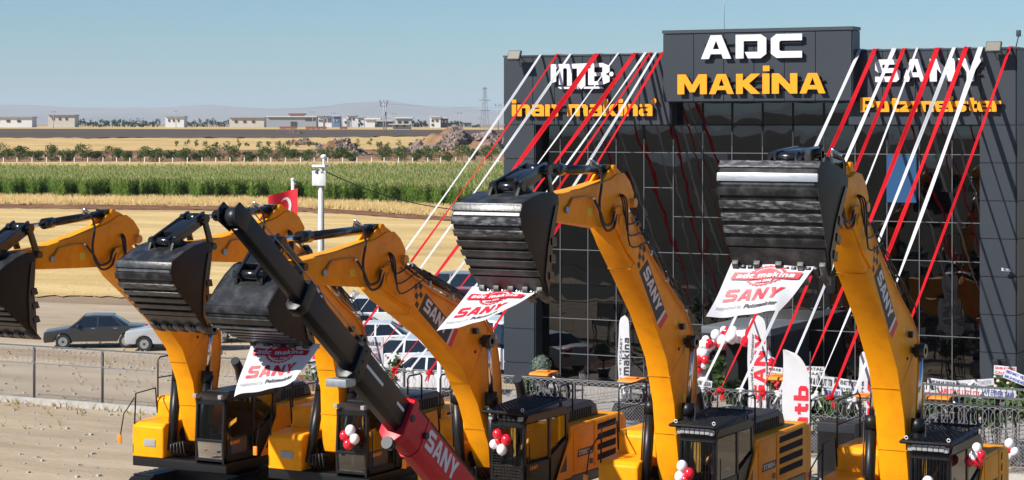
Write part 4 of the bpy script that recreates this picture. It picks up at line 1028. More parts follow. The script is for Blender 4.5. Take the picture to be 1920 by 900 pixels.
    dk.prism([(q0, 1.86), (q0+.08, 2.04), (q0+.92, 2.04), (q0+.86, 1.86)], XB+.017, XB+.021).build('model_plate', M['ink'], t)
    lettering(model, affine((XB+.024, q0+.1, 1.9), (0, .7, 0), (0, 0, .11), Vector((1, 0, 0))), M['white'], t, font='B', bold=.03, world=False)
    MB().prism([(1.7, 1.62), (2.05, 2.0), (2.05, 1.62)], XB+.019, XB+.022).build('side_vent', M['blk'], t)
    # counterweight
    cw = [(blen-.45, 1.2), (blen-.45, 2.6), (blen-.15, 2.62), (blen, 2.45), (blen, 1.35), (blen-.15, 1.2)]
    MB().prism(cw, -1.5, XB).build('counterweight', M['yel'], t, bevel=.12, seg=3)
    MB().box((XB-.02, blen-.3, 1.3), (XB+.01, blen-.06, 1.42)).build('reflector', M['red2'], t)
    # bonnet, exhaust, handrails
    MB().prism([(2.5, 2.64), (2.62, 2.9), (2.8, 3.02), (blen-1.35, 3.04), (blen-1.1, 2.92), (blen-.95, 2.64)], -.15, 1.05).build('bonnet', M['blkp'], t, bevel=.07, seg=3)
    bl = MB(); [bl.box((1.052, 2.9+k*.12, 2.7), (1.058, 2.96+k*.12, 2.9)) for k in range(int((blen-4.2)/.12))]; bl.build('bonnet_vents', M['dark'], t)
    MB().tube([(-.35, 3.1, 2.6), (-.35, 3.1, 3.05), (-.35, 3.0, 3.4), (-.3, 2.75, 3.62)], .12, 12).build('exhaust', M['blkp'], t)
    hr = MB(); hr.tube([(1.05, 2.35, 2.6), (1.05, 2.35, 3.5), (1.05, 2.42, 3.56), (1.05, 2.95, 3.56), (1.05, 3.02, 3.5), (1.05, 3.02, 2.9)], .022, 6); hr.build('handrail', M['blk'], t)
    # right hand deck boxes (on the viewer's left of the boom)
    MB().prism([(.0, 1.44), (.0, 2.2), (.12, 2.3), (.95, 2.34), (.95, 1.44)], -1.48, -.52).build('tool_box', M['yel'], t, bevel=.05, seg=3)
    MB().prism([(.97, 1.44), (.97, 2.72), (1.08, 2.84), (2.6, 2.84), (2.6, 1.44)], -1.48, -.5).build('fuel_tank', M['yel'], t, bevel=.05, seg=3)
    MB().box((-1.48, 2.62, 1.44), (-.28, blen-.46, 2.62)).build('engine_cover', M['yel'], t, bevel=.05)
    MB().box((-1.1, -.02, 1.72), (-.75, .03, 1.9)).build('step_light', M['lens'] if 'lens' in M else M['chrome'], t, bevel=.01)
    MB().tube([(-.8, 1.6, 2.84), (-.8, 1.6, 3.02)], .09, 12).build('filler_cap', M['yel'], t, )
    hr = MB(); hr.tube([(-1.44, .05, 2.2), (-1.44, .1, 3.0), (-1.44, .9, 3.05), (-1.44, .98, 2.4)], .02, 6); hr.tube([(-1.44, 1.0, 2.8), (-1.44, 1.0, 3.75), (-1.44, 1.1, 3.82), (-1.44, 2.4, 3.82), (-1.44, 2.5, 3.75), (-1.44, 2.5, 2.8)], .02, 6); hr.tube([(-1.44, 1.0, 3.3), (-1.44, 2.5, 3.3)], .016, 6); hr.build('handrail', M['blk'], t)
    mr = MB(); mr.tube([(-1.44, .05, 2.9), (-1.62, -.15, 2.5), (-1.66, -.25, 1.9)], .016, 5); mo = mr.build('mirror_arm', M['blk'], t); MB().box((-1.71, -.3, 1.78), (-1.60, -.25, 2.0)).build('mirror', M['orange'], mo, bevel=.02)
    # boom
    fy, fz = FOOT; ey, ez = elbow; Lb = math.hypot(ey-fy, ez-fz); a_ = ((ey-fy)/Lb, (ez-fz)/Lb); n_ = (a_[1], -a_[0])
    if n_[1] < 0 or True: n_ = (-a_[1], a_[0]) if (-a_[1]) > 0 else (a_[1], -a_[0])
    S = Lb/6.75
    def bf(p): return (fy+(p[0]*S)*a_[0]+p[1]*n_[0], fz+(p[0]*S)*a_[1]+p[1]*n_[1])
    hw = boomw/2
    bo = MB(); prof = [bf(p) for p in BOOM_B+BOOM_T]; bo.prism(prof, -hw, hw); boom = bo.build('boom', M['yel'], t, bevel=.02, seg=2)
    # welded ear plates near the elbow
    ep = [bf(p) for p in [(7.1, .0), (6.9, .28), (6.3, .48), (5.7, .42), (5.5, .2), (6.0, -.05), (6.8, -.28), (7.05, -.18)]]
    for s in (-1, 1): MB().prism(ep, s*(hw+.004), s*(hw+.05)).build('ear_plate', M['yel'], boom, bevel=.01)
    e2 = bf((6.75, 0)); MB().tube([(-hw-.09, e2[0], e2[1]), (hw+.09, e2[0], e2[1])], .13, 16).build('elbow_pin', M['yel'], t)
    ft = bf((0, 0)); MB().tube([(-.5, ft[0], ft[1]), (.5, ft[0], ft[1])], .14, 14).build('foot_pin', M['blk'], t)
    for s in (-1, 1): MB().prism([(fy-.35, 1.4), (fy-.2, 2.15), (fy, 2.25), (fy+.3, 2.1), (fy+.5, 1.4)], s*(hw+.03), s*(hw+.11)).build('boom_bracket', M['blk'], t)
    # arm frame
    ca, sa = math.cos(R(arm_ang)), math.sin(R(arm_ang)); sl_ = arm_len
    def af(p):
        y = p[0]*sl_ if p[0] < 0 else p[0]; z = p[1]
        return (ey+y*ca-z*sa, ez+y*sa+z*ca)
    # weld lines and decal
    wl = MB()
    lo_ = [(p[0], p[1]) for p in BOOM_B]; hi_ = [(p[0], p[1]) for p in BOOM_T[::-1]]
    for s_ in (1.05, 2.35, 5.55):
        p0, p1 = bf((s_, yline(lo_, s_)-.008)), bf((s_+.1, yline(hi_, s_+.1)+.006))
        MB().tube([(-hw-.002, *p1), (-hw-.002, *p0), (hw+.002, *p0), (hw+.002, *p1)], .010, 5).build('weld_seam', M['yel2'], boom)
    gp = MB()
    for p in ((2.6, 1.15), (.45, .2), (5.75, .15)): y, z = bf(p); MB().tube([(hw, y, z), (hw+.02, y, z)], .035, 8).build('grease_point', M['blk'], boom)
    for p in ((1.5, .85), (3.2, 1.3)):
        y, z = bf(p); MB().add([(hw+.004, y-.06, z-.06), (hw+.004, y+.06, z-.06), (hw+.004, y+.06, z+.06), (hw+.004, y-.06, z+.06)], [(0, 1, 2, 3)]).build('warning_label', M['lb'], boom)
    def side(p, x=hw+.004): y, z = bf(p); return Vector((x, y, z))
    dec = MB(); c0 = [side(p) for p in ((5.25, .30), (5.25, .78), (3.80, .98), (3.80, .50))]
    dec.add(c0, [(0, 1, 2, 3)]).build('decal', M['ink'], boom)
    MB().add([side(p, hw+.0045) for p in ((3.80, .50), (3.80, .98), (3.72, 1.0), (3.72, .52))], [(0, 1, 2, 3)]).build('decal_stripe', M['white'], boom)
    MB().add([side(p, hw+.0045) for p in ((3.72, .52), (3.72, 1.0), (3.56, 1.04), (3.56, .56))], [(0, 1, 2, 3)]).build('decal_stripe', M['red2'], boom)
    ck = MB()
    for k, (i, j) in enumerate(((0, 0), (1, 1), (0, 2), (2, 0), (2, 2), (1, 3))): ck.add([side((5.32+.14*i+dx, .30+.13*j+dy)) for dx, dy in ((0, 0), (.14, 0), (.14, .12), (0, .12))], [(0, 1, 2, 3)])
    ck.build('decal_checks', M['ink'], boom)
    o_ = side((5.12, .44), hw+.008); ax = side((3.95, .60), hw+.008)-o_; ay = side((5.12, .76), hw+.008)-side((5.12, .44), hw+.008)
    lettering('SANY', affine(o_, ax, ay, Vector((1, 0, 0))), M['white'], boom, world=False, gap=.9)
    # hydraulic lines on the top of the boom
    top = [(6.5, .62), (5.9, .80), (5.0, 1.08), (3.9, 1.54), (3.2, 1.88), (2.75, 2.0), (2.25, 2.02), (1.8, 1.9), (1.2, 1.48), (.6, .86)]
    for k, xx in enumerate((-.16, -.05, .08, .19)):
        P = []
        for p in top: y, z = bf((p[0], p[1]+.05+.03*(k % 2))); P.append((xx, y, z))
        MB().tube(P, .022, 6).build('hydraulic_pipe', M['yel2'], boom)
    P = []; 
    for i, p in enumerate(top): y, z = bf((p[0], p[1]-.10)); P.append((hw+.03, y, z))
    MB().tube(P, .016, 5).build('hydraulic_pipe', M['yel2'], boom)
    for s_ in (5.2, 4.2, 3.0, 2.0, 1.4):
        yy = yline([(p[0], p[1]) for p in top[::-1]], s_); y, z = bf((s_, yy+.06)); MB().box((-.24, y-.04, z-.04), (.25, y+.04, z+.06)).build('pipe_clamp', M['steel'], boom)
    rr = random.Random(int(ub*10))
    for k in range(4):
        P = []; s0 = 6.0-.5*k
        for e in np.linspace(0, 1, 9):
            s_ = s0-1.6*e; yy = yline([(p[0], p[1]) for p in top[::-1]], s_); y, z = bf((s_, yy+.12+.16*math.sin(e*math.pi)*rr.uniform(.5, 1.2))); P.append((hw-.02+.02*k+rr.uniform(-.02, .02), y, z))
        MB().tube(P, .014, 5).build('hose', M['hose'], boom)
    for k in range(3):
        y0, z0 = bf((6.1-.25*k, .75)); y1, z1 = af((.25, .55)); x = hw+.04+.05*k
        MB().tube(soft([(hw-.05, y0, z0), (x, y0-.05, z0+.12), (x+.03, (y0+y1)/2-.35-.1*k, (z0+z1)/2-.25-.12*k), (x, y1-.15, z1-.15), (hw-.1, y1, z1)]), .018, 6).build('elbow_hose', M['hose'], boom)
    # work light on the boom
    y, z = bf((3.0, 1.45)); lo = MB().box((hw+.03, y-.09, z-.07), (hw+.14, y+.06, z+.07)); lo.build('work_light', M['blkg'], boom, bevel=.02)
    # boom cylinders
    cyp = bf((2.55, 1.5)); base = (.25, 1.62); dv = Vector((0, cyp[0]-base[0], cyp[1]-base[1])); Lc = dv.length; dv.normalize()
    for s in (-1, 1):
        x = s*(hw+.19); b0 = Vector((x, base[0], base[1])); e0 = Vector((x, cyp[0], cyp[1]))
        mid = b0+dv*(2.02 if Lc > 3 else Lc*.6)
        cy = MB().tube([b0, mid-dv*.25], .115, 14); cy.tube([mid-dv*.28, mid], .145, 14); c_ = cy.build('boom_cylinder', M['blk'], t)
        MB().tube([mid, e0], .06, 12).build('rod', M['chrome'], c_)
        MB().tube([(x-.11, e0.y, e0.z), (x+.11, e0.y, e0.z)], .15, 14).build('rod_eye', M['blkg'], c_)
        MB().tube([b0+dv*.3+Vector((s*.14, 0, 0)), mid+Vector((s*.17, 0, -.1))], .02, 5).build('hose', M['hose'], c_)
    MB().tube([(-hw-.3, cyp[0], cyp[1]), (hw+.3, cyp[0], cyp[1])], .07, 10).build('cylinder_pin', M['blkg'], t)
    hs = MB()
    for k in range(5):
        x = -.15+.09*k-.25; hs.tube([(x+.05, .35, 1.45), (x+.03, .12+.02*k, 1.6), (x+.05, .10, 1.78+.03*k), (x+.08, .3, 1.82), (x+.1, .5, 1.6)], .024, 6)
    hs.build('deck_hoses', M['hose'], t)
    # arm
    aw = hw-.06; ab = MB().prism([af(p) for p in ARM], -aw, aw); arm = ab.build('arm', M['yel'], t, bevel=.02)
    for s in (-1, 1):
        lug = [af(p) for p in ((-.55/sl_, .82), (-.25/sl_, 1.05), (-.05/sl_, 1.12), (.15, 1.08), (.36, .98), (.1, .9))]
        MB().prism(lug, s*.10, s*.16).build('lug', M['yel'], arm, bevel=.008)
    y, z = af((-.06/sl_, 1.06)); MB().tube([(-.2, y, z), (.2, y, z)], .10, 14).build('lug_pin', M['yel'], arm)
    y, z = af((.76, .36)); MB().tube([(-.3, y, z), (.3, y, z)], .10, 14).build('tail_pin', M['yel2'], arm)
    # warning label, pipes and hoses on the arm
    q = [af(p) for p in ((-1.35/sl_, .12), (-1.15/sl_, .12), (-1.15/sl_, .28), (-1.35/sl_, .28))]; MB().add([(aw+.003, a, b) for a, b in q], [(0, 1, 2, 3)]).build('warning_label', mat('label_yellow', (.75, .55, .02), .5) if 'lb' not in M else M['lb'], arm)
    P = [(aw+.03, *af(p)) for p in ((-2.3/sl_, .3), (-2.1/sl_, .48), (-1.6/sl_, .5), (-1.3/sl_, .48))]; MB().tube(P, .03, 6).build('hydraulic_pipe', M['yel2'], arm)
    MB().tube([(aw+.01, *af((-2.35/sl_, .26))), (aw+.06, *af((-2.35/sl_, .27)))], .07, 8).build('pipe_joint', M['steel'], arm)
    hs = MB(); fit = MB()
    P = [(.12, *af((-1.05/sl_, 1.2))), (aw+.08, *af((-.98/sl_, 1.1))), (aw+.1, *af((-.9/sl_, .8))), (aw+.1, *af((-1.0/sl_, .4))), (aw+.12, *af((-.95/sl_, .05))), (aw+.12, *af((-.7/sl_, -.18))), (aw+.12, *af((-.35/sl_, -.12))), (aw+.1, *af((-.2/sl_, .1))), (aw+.05, *af((-.02, .22)))]
    hs.tube(soft(P), .028, 7)
    P = [(aw+.08, *af((-1.25/sl_, .5))), (aw+.12, *af((-1.0/sl_, .2))), (aw+.13, *af((-.8/sl_, -.06))), (aw+.13, *af((-.45/sl_, -.02))), (aw+.1, *af((-.3/sl_, .16))), (aw+.05, *af((-.1, .25)))]
    hs.tube(soft(P), .028, 7); hs.build('hose', M['hose'], arm)
    fit.tube([(.12, *af((-1.05/sl_, 1.14))), (.12, *af((-1.05/sl_, 1.28))), (aw+.06, *af((-.99/sl_, 1.16)))], .035, 6); fit.build('hose_fitting', M['chrome'], arm); fit = MB(); fit.tube([(aw+.08, *af((-1.3/sl_, .5))), (aw+.08, *af((-1.2/sl_, .46)))], .035, 6); fit.build('hose_fitting', M['chrome'], arm)
    # arm cylinder: tail of arm down to the boom top
    tp = Vector((0, *af((.76, .36)))); bs_ = Vector((0, *bf((3.35, 2.05)))); d = (tp-bs_); L_ = d.length; d.normalize()
    cy = MB().tube([bs_, bs_+d*(L_*.80)], .10, 12); cy.tube([bs_+d*(L_*.76), bs_+d*(L_*.82)], .125, 12); c_ = cy.build('arm_cylinder', M['blkg'], t)
    MB().tube([bs_+d*(L_*.8), tp], .055, 10).build('rod', M['chrome'], c_)
    MB().tube([bs_+d*.2+Vector((.13, 0, .06)), bs_+d*(L_*.7)+Vector((.13, 0, .06))], .022, 5).build('hose', M['hose'], c_)
    # bucket cylinder and linkage
    pin = (-3.92*1, .42); cb, sb_ = math.cos(R(buck_ang)), math.sin(R(buck_ang))
    py, pz = af((-3.92, .42))
    def kf(p):
        y, z = p[0]*bscale*.93, p[1]*bscale*bz; return (py+y*cb-z*sb_, pz+y*sb_+z*cb)
    eye = af((-3.46, 1.06)) if buck_ang < 20 else af((-3.95, .98))
    tl = af((-.06/sl_, 1.06)); a0, b0 = Vector((0, *tl)), Vector((0, *eye)); d = b0-a0; L_ = d.length; d.normalize()
    cy = MB().tube([a0+d*.1, a0+d*(L_*.72)], .095, 14); cy.tube([a0+d*(L_*.64), a0+d*(L_*.74)], .125, 14); cy.box((-.12, a0.y-.25, a0.z-.12), (.12, a0.y-.0, a0.z+.1)); c_ = cy.build('bucket_cylinder', M['blkg'], t)
    MB().tube([a0+d*(L_*.7), b0], .055, 10).build('rod', M['chrome'], c_); MB().tube([b0-Vector((.16, 0, 0)), b0+Vector((.16, 0, 0))], .12, 14).build('rod_eye', M['blkg'], c_)
    la = af((-3.2, .44)); hk = kf((-.72, .38)); 
    for s in (-1, 1):
        def barpl(p, q, wdt, x0, x1, nm):
            p, q = Vector(p), Vector(q); dd = (q-p).normalized(); nn = Vector((-dd.y, dd.x))*wdt; pr = [p-dd*wdt*.8-nn, p-dd*wdt*.8+nn, q+dd*wdt*.8+nn, q+dd*wdt*.8-nn]
            MB().prism([tuple(a) for a in pr], x0, x1).build(nm, M['blkg'], t, bevel=.015)
        barpl(eye, la, .08, s*(aw+.03), s*(aw+.09), 'guide_link')
        barpl(eye, hk, .13, s*.17, s*.24, 'bucket_link')
    p, q = Vector(eye), Vector(hk); dd = q-p; m1 = p+dd*.25; m2 = p+dd*.8; nn = Vector((-dd.y, dd.x)).normalized()*.11
    MB().prism([tuple(m1-nn), tuple(m1+nn), tuple(m2+nn), tuple(m2-nn)], -.17, .17).build('link_web', M['blkg'], t, bevel=.02)
    for (c, r_, w_) in ((eye, .10, .34), (hk, .09, .36), (kf((0, 0)), .10, .36), (la, .08, .36)): MB().tube([(-w_, c[0], c[1]), (w_, c[0], c[1])], r_, 14).build('link_pin', M['blkg'], t)
    # bucket: curved shell, side plates, wear strips, teeth
    BW = bwid/2; shell_o = BK[16:17]+BK[0:9]; 
    shell_o = [BK[14], BK[15], BK[16]]+BK[0:9]
    bk = MB(); nS = len(shell_o); vs = []; fs = []
    for x in (-BW, BW):
        for k, p in enumerate(shell_o): vs.append((x, *kf(p)))
        for k, p in enumerate(shell_o): vs.append((x, *kf((p[0]*.955-.02+.02, p[1]*.955-.03))))
    for k in range(nS-1):
        fs += [(k, k+1, 2*nS+k+1, 2*nS+k), (nS+k, nS+k+1, 3*nS+k+1, 3*nS+k), (k, k+1, nS+k+1, nS+k), (2*nS+k, 2*nS+k+1, 3*nS+k+1, 3*nS+k)]
    fs += [(0, nS, 3*nS, 2*nS), (nS-1, 2*nS-1, 4*nS-1, 3*nS-1)]
    bk.add(vs, fs); bucket = bk.build('bucket', M['buck'], t)
    for s in (-1, 1):
        o = MB().prism([kf(p) for p in BK], s*(BW-.03), s*(BW+.015)).build('side_plate', M['bucks'], bucket, bevel=.006)
        MB().prism([kf(p) for p in ((-.52, -1.70), (-.36, -1.12), (-.28, -.72), (-.10, -.32), (.0, -.04), (-.12, -.02), (-.30, -.35), (-.5, -.8), (-.66, -1.4))], s*(BW+.016), s*(BW+.04)).build('side_cutter', M['blkg'], bucket)
        for j, p in enumerate(((-.24, -.72), (-.3, -1.05), (-.38, -1.38))): MB().prism([kf((p[0]-.12, p[1]-.06)), kf((p[0]+.09, p[1]-.10)), kf((p[0]+.07, p[1]+.07)), kf((p[0]-.12, p[1]+.08))], s*(BW+.0), s*(BW+.06)).build('side_shroud', M['blkg'], bucket)
    # wear strips across the shell
    P0 = [Vector(p) for p in ([BK[16]]+BK[0:9])]; cum = [0]
    for a, b in zip(P0, P0[1:]): cum.append(cum[-1]+(b-a).length)
    def along(s_):
        for k in range(len(P0)-1):
            if cum[k+1] >= s_: f = (s_-cum[k])/(cum[k+1]-cum[k]); return P0[k].lerp(P0[k+1], f)
        return P0[-1]
    tot = cum[-1]; ns_ = 7
    for k in range(ns_):
        s0 = tot*(.20+.62*k/ns_); s1 = s0+tot*.052; a, b = along(s0), along(s1); nn = Vector((-(b-a).y, (b-a).x)).normalized()
        if nn.x > 0: nn = -nn
        A_, B_ = a+nn*.004, b+nn*.004; A2, B2 = a+nn*.042, b+nn*.042
        MB().prism([kf(tuple(q)) for q in (A_, A2, B2, B_)], -BW-.04, BW+.04).build('wear_strip', M['polish'] if wear and k == wear[0] else M['wear'] if k in (wear or (2, 3)) else M['buck'], bucket, bevel=.008)
    a, b = along(tot*.80), along(tot*.995); nn = Vector((-(b-a).y, (b-a).x)).normalized(); nn = -nn if nn.x > 0 else nn
    MB().prism([kf(tuple(q)) for q in (a+nn*.004, a+nn*.03, b+nn*.03, b+nn*.004)], -BW, BW).build('cutting_edge', M['buck'], bucket)
    for k in range(5):
        x = -BW+.08+(bwid-.16)*k/4; d_ = (b-a).normalized(); tip = b+d_*.24*1
        pr = [kf(tuple(q)) for q in (b-d_*.3+nn*.03, b-d_*.26+nn*.10, b+nn*.10, tip, tip-nn*.03, b-nn*.08, b-d_*.2-nn*.05)]
        MB().prism(pr, x-.06, x+.06).build('tooth', M['tooth'], bucket, bevel=.01)
        if k < 4:
            xx = x+(bwid-.16)/8
            for e in (-.07, .07): MB().prism([kf(tuple(q)) for q in (b-d_*.2+nn*.031, b-d_*.18+nn*.085, b-d_*.04+nn*.085, b-d_*.02+nn*.031)], xx+e-.05, xx+e+.05).build('edge_shroud', M['blkg'], bucket, bevel=.008)
    for s in (-1, 1): MB().prism([kf(p) for p in ((-.95, .2), (-.72, .5), (-.1, .16), (.12, .05), (.05, -.08), (-.3, .1), (-.7, .24))], s*.26, s*.33).build('bucket_ear', M['bucks'], bucket, bevel=.01)
    t['tip_y'], t['tip_z'] = kf(tuple(b))
    return t
M['lens'] = mat('lens_grey', (.30, .31, .32), .25); M['lb'] = mat('label_yellow', (.75, .55, .02), .5)
EXC = {}
EXC['B'] = excavator('B', -23.72, (38.49-42.7, 6.49), 0, 1.0, 33, 'yellow excavator with mesh cab guard, its low boom just right of the red crane', 'SY305C LC', 'mesh', .9, 5.45)
EXC['C'] = excavator('C', -19.06, (40.06-42.7, 7.75), -1, .95, 3, 'yellow excavator with high raised boom before the left half of the glass front', 'SY385H', 'bars', 1.0, 5.95, wear=(7, 1, 2), lightbar=True)
EXC['D'] = excavator('D', -13.89, (39.80-42.7, 7.86), -8, .62, -14, 'yellow excavator at the right with its wide black bucket turned straight to the view', 'SY500H', 'diag', 1.04, 4.5, bwid=1.84, boomw=.62, bz=.95, wear=(1, 3, 4, 5, 0), lightbar=True)
EXC['A'] = excavator('A', -27.9, (40.9-42.7, 6.75), 2, .9, 12, 'yellow excavator with plain cab windscreen, standing left behind the red crane boom', 'SY215C', 'none', .95, 5.2)
EXC['Z'] = excavator('Z', -32.0, (40.0-42.7, 6.6), 4, .9, 18, 'yellow excavator at the left end of the row, boom low', 'SY210C', 'none', .95, 5.3)

# banners on buckets
def exc_banner(key, dx0, dx1, px, label, wave, ph, vb):
    t = EXC[key]; v = t.location.y+t['tip_y']; 
    return None
tc_ = EXC['C']; vC = tc_.location.y+tc_['tip_y']-.1
fn = cloth_patch(on_v(820, 624, vC-1.0), on_v(938, 590, vC-.75), on_v(886, 537, vC), on_v(1010, 545, vC), .03, 1.0)
banner('white printed banner blowing below the bucket of the middle excavator', fn)
td = EXC['D']; vD = td.location.y+td['tip_y']-.1
fn = cloth_patch(on_v(1326, 596, vD-.5), on_v(1462, 584, vD-.35), on_v(1372, 492, vD), on_v(1533, 493, vD), .055, 2.2)
banner('white printed banner hanging below the wide bucket at the right, its lower corner folded', fn)
tb_ = EXC['B']; vB_ = tb_.location.y+tb_['tip_y']-.1
fn = cloth_patch(on_v(440, 745, vB_-.7), on_v(556, 715, vB_-.5), on_v(476, 632, vB_), on_v(602, 645, vB_), .05, .3)
banner('white printed banner below the bucket partly hidden left of the red crane boom', fn)

# ------------------------------------------------------------------ red telescopic crane
UC = -18.6
c0, c1 = on_u(866, 925, UC), on_u(550, 540, UC); dC = (c1-c0).normalized()
t = thing('telescopic_crane', 'red telescopic crane in the foreground, its black inner boom sections extended to the upper left', 'crane', (UC, 37.5, 0))
nC = Vector((0, -dC.z, dC.y)); nC = nC if nC.z > 0 else -nC
start = c0-dC*3.2
def cbox(s0, s1, hh, ww, off=0, ch=.0):
    m = MB(); P = [(-ww, -hh*.5), (-ww, hh*.5), (ww, hh*.5), (ww, -hh*.5), (ww*.45, -hh*.72), (-ww*.45, -hh*.72)]
    f = lambda s: (lambda p: start+dC*s+Vector((p[0], 0, 0))+nC*(p[1]+off))
    return m.prismf(P, f(s0), f(s1))
sR = (on_u(750, 767, UC)-start).length; s2 = (on_u(657, 665, UC)-start).length; s3 = (on_u(558, 550, UC)-start).length; s4 = s3+2.0
bm_ = cbox(0, sR, .58, .205).build('boom_section', M['red'], t, True, bevel=.03, label='red outer boom section')
for s in (-1, 1):
    m = MB(); m.prismf([(s*.208, .27), (s*.208, .31), (s*.17, .31), (s*.17, .27)], lambda p: start+Vector((p[0], 0, 0))+nC*p[1], lambda p: start+dC*sR+Vector((p[0], 0, 0))+nC*p[1]); m.build('edge_rail', M['blk'], bm_, True)
cbox(sR-.16, sR+.02, .68, .25).build('collar', M['red'], bm_, True, bevel=.03)
cbox(sR-.7, sR-.64, .61, .222).build('collar', M['red'], bm_, True, bevel=.02)
b2 = cbox(sR, s2, .47, .165, .02).build('boom_section', M['blk'], t, True, bevel=.025, label='black second boom section with white stripe')
cbox(s2-.28, s2, .56, .195, .02).build('collar', M['blk'], b2, True, bevel=.03)
b3 = cbox(s2, s3, .38, .135, .03).build('boom_section', M['blk'], t, True, bevel=.02, label='black third boom section')
cbox(s3-.22, s3, .46, .16, .03).build('collar', M['blk'], b3, True, bevel=.03)
b4 = cbox(s3, s4, .30, .105, .04).build('boom_section', M['blk'], t, True, bevel=.02, label='slim black inner boom section')
hd = start+dC*(s4+.1); MB().tube([hd-Vector((.12, 0, 0)), hd+Vector((.12, 0, 0))], .14, 18).build('sheave', M['blkp'], t, True)
for s in (-1, 1): MB().prismf([(-.2, -.14), (-.16, .15), (.2, .13), (.25, -.03), (.15, -.18)], lambda p: hd+dC*p[0]+nC*p[1]+Vector((s*.13, 0, 0)), lambda p: hd+dC*p[0]+nC*p[1]+Vector((s*.16, 0, 0))).build('head_plate', M['blk'], t, True, bevel=.01)
def cs_(s, h, x): return start+dC*s+nC*h+Vector((x, 0, 0))
o_ = cs_(sR-.78, -.15, .209); lettering('SANY', affine(o_, -dC*1.25, nC*.36, Vector((1, 0, 0))), M['white'], bm_, gap=1.0)
for (a, b) in ((.35, .8), (sR-s2+.0, 0)):
    pass
for (sa, sb2) in ((sR+.12, sR+.40), (sR+.95, sR+1.75)): MB().add([cs_(sa, .0, .1685), cs_(sb2, .0, .1685), cs_(sb2, .055, .1685), cs_(sa, .055, .1685)], [(0, 1, 2, 3)]).build('stripe', M['wht'], b2, True)
for sx in (sR-.08, sR-.67): MB().tube([cs_(sx, .0, .20), cs_(sx, .0, .275)], .06, 10).build('pin', M['ink'], bm_, True)
for e in (-.2, 0, .2): MB().tube([cs_(s2-.14, e, .18), cs_(s2-.14, e, .21)], .025, 8).build('bolt', M['ink'], b2, True)
ld = MB(); cq = cs_(s2-.1, -.38, -.05); ld.box((cq.x-.2, cq.y-.2, cq.z-.1), (cq.x+.2, cq.y+.1, cq.z+.03)); ld.build('lamp', M['steel'], b2, True, bevel=.02)
cq = cs_(sR-.1, -.5, .0); MB().tube([cq, cq-dC*.0+Vector((0, -.14, .05))], .11, 12).build('work_lamp', M['blkp'], bm_, True)
ln = MB(); ln.tube([cs_(sR+.0, .34, .1), cs_(s2, .34, .1), cs_(s4, .26, .08)], .012, 4); ln.build('hoist_rope', M['steel'], t, True)
lc = MB().tube([(UC, 36.9, 1.6), cs_(sR*.45, -.5, 0)], .13, 14); lcx = lc.build('lift_cylinder', M['blk'], t, True)
# crane base: turntable and carrier
MB().box((UC-.5, 36.4, 1.3), (UC+.5, 38.6, 2.0)).build('turntable', M['red'], t, True, bevel=.06)
MB().prism([(38.6, 1.3), (38.6, 2.2), (40.0, 2.1), (40.2, 1.3)], UC-1.1, UC+.9).build('counterweight', M['red'], t, True, bevel=.08)
MB().box((UC-1.2, 33.2, .75), (UC+1.2, 40.6, 1.25)).build('carrier', M['blk'], t, True, bevel=.05)
for y in (34.2, 35.6, 38.9, 40.1):
    for s in (-1, 1):
        w_ = MB().tube([(UC+s*.85, y, .5), (UC+s*1.2, y, .5)], .5, 20).build('wheel', M['rubber'], t, True); MB().tube([(UC+s*1.0, y, .5), (UC+s*1.21, y, .5)], .26, 14).build('rim', M['steel'], w_, True)

# ------------------------------------------------------------------ balloons
def balloon(mb, c, r): 
    return mb.ball(c, r, 16, 12, (1, 1, 1.1))
def cluster(label, cx, cy, v, items, hang=None):
    c = on_v(cx, cy, v); t = thing('balloon_bunch', label, 'balloons', c, 0, 'bunches of red and white balloons')
    for (dx, dy, rp, colr) in items:
        p = on_v(cx+dx, cy+dy, v-rp*.003); D = -p.x*SN+p.y*CS; r = rp/F*D
        m = MB(); balloon(m, p, r); m.tube([p-Vector((0, 0, r*1.08)), p-Vector((0, 0, r*1.2))], .012, 6, r2=.025); m.build('balloon', M['balw'] if colr == 'w' else M['balr'], t, True)
    return t
cluster('bunch of two white and two red balloons on the plain windscreen of the left excavator', 657, 820, 42.45, [(0, -13, 10, 'w'), (8, 3, 9.5, 'w'), (-11, -3, 9.5, 'r'), (-4, 13, 10, 'r')])
cluster('bunch of three red and two white balloons on the mesh guarded cab', 940, 828, 42.4, [(-7, -14, 9.5, 'r'), (9, -3, 10, 'r'), (-6, -1, 6, 'r'), (-14, 5, 8.5, 'w'), (1, 15, 10, 'w')])
cluster('bunch of two white balloons and one red balloon on the middle cab guard', 1283, 884, 42.3, [(-4, -10, 10.5, 'w'), (9, 4, 10.5, 'r'), (-8, 10, 10.5, 'w'), (2, 16, 9, 'r')])
cluster('white balloon low on the front of the right cab', 1740, 904, 42.2, [(0, 0, 11, 'w'), (12, 12, 10, 'r'), (-10, 14, 9, 'r')])
cluster('bunch of red and white balloons beside the right cab', 1832, 852, 43.6, [(0, -12, 9.5, 'w'), (-5, 3, 10, 'w'), (8, 0, 8.5, 'r'), (3, 13, 10.5, 'r'), (-14, 12, 10, 'r')])
cluster('bunch of red and white balloons behind the right excavator by the gate', 1893, 842, 48.8, [(0, -10, 9.5, 'w'), (-5, 2, 9.5, 'r'), (10, 5, 8.5, 'w'), (-3, 14, 9.5, 'w')])
ra = random.Random(4); t = thing('balloon_arch', 'arch of white and red balloons over the showroom entrance', 'balloon arch', (on_v(1375, 700, 66.6).x, 66.6, 0))
path = [(1316, 745), (1311, 720), (1312, 690), (1318, 668), (1326, 650), (1340, 638), (1358, 631), (1378, 629), (1398, 632), (1416, 642), (1430, 656), (1438, 674), (1442, 695), (1440, 720), (1438, 742)]
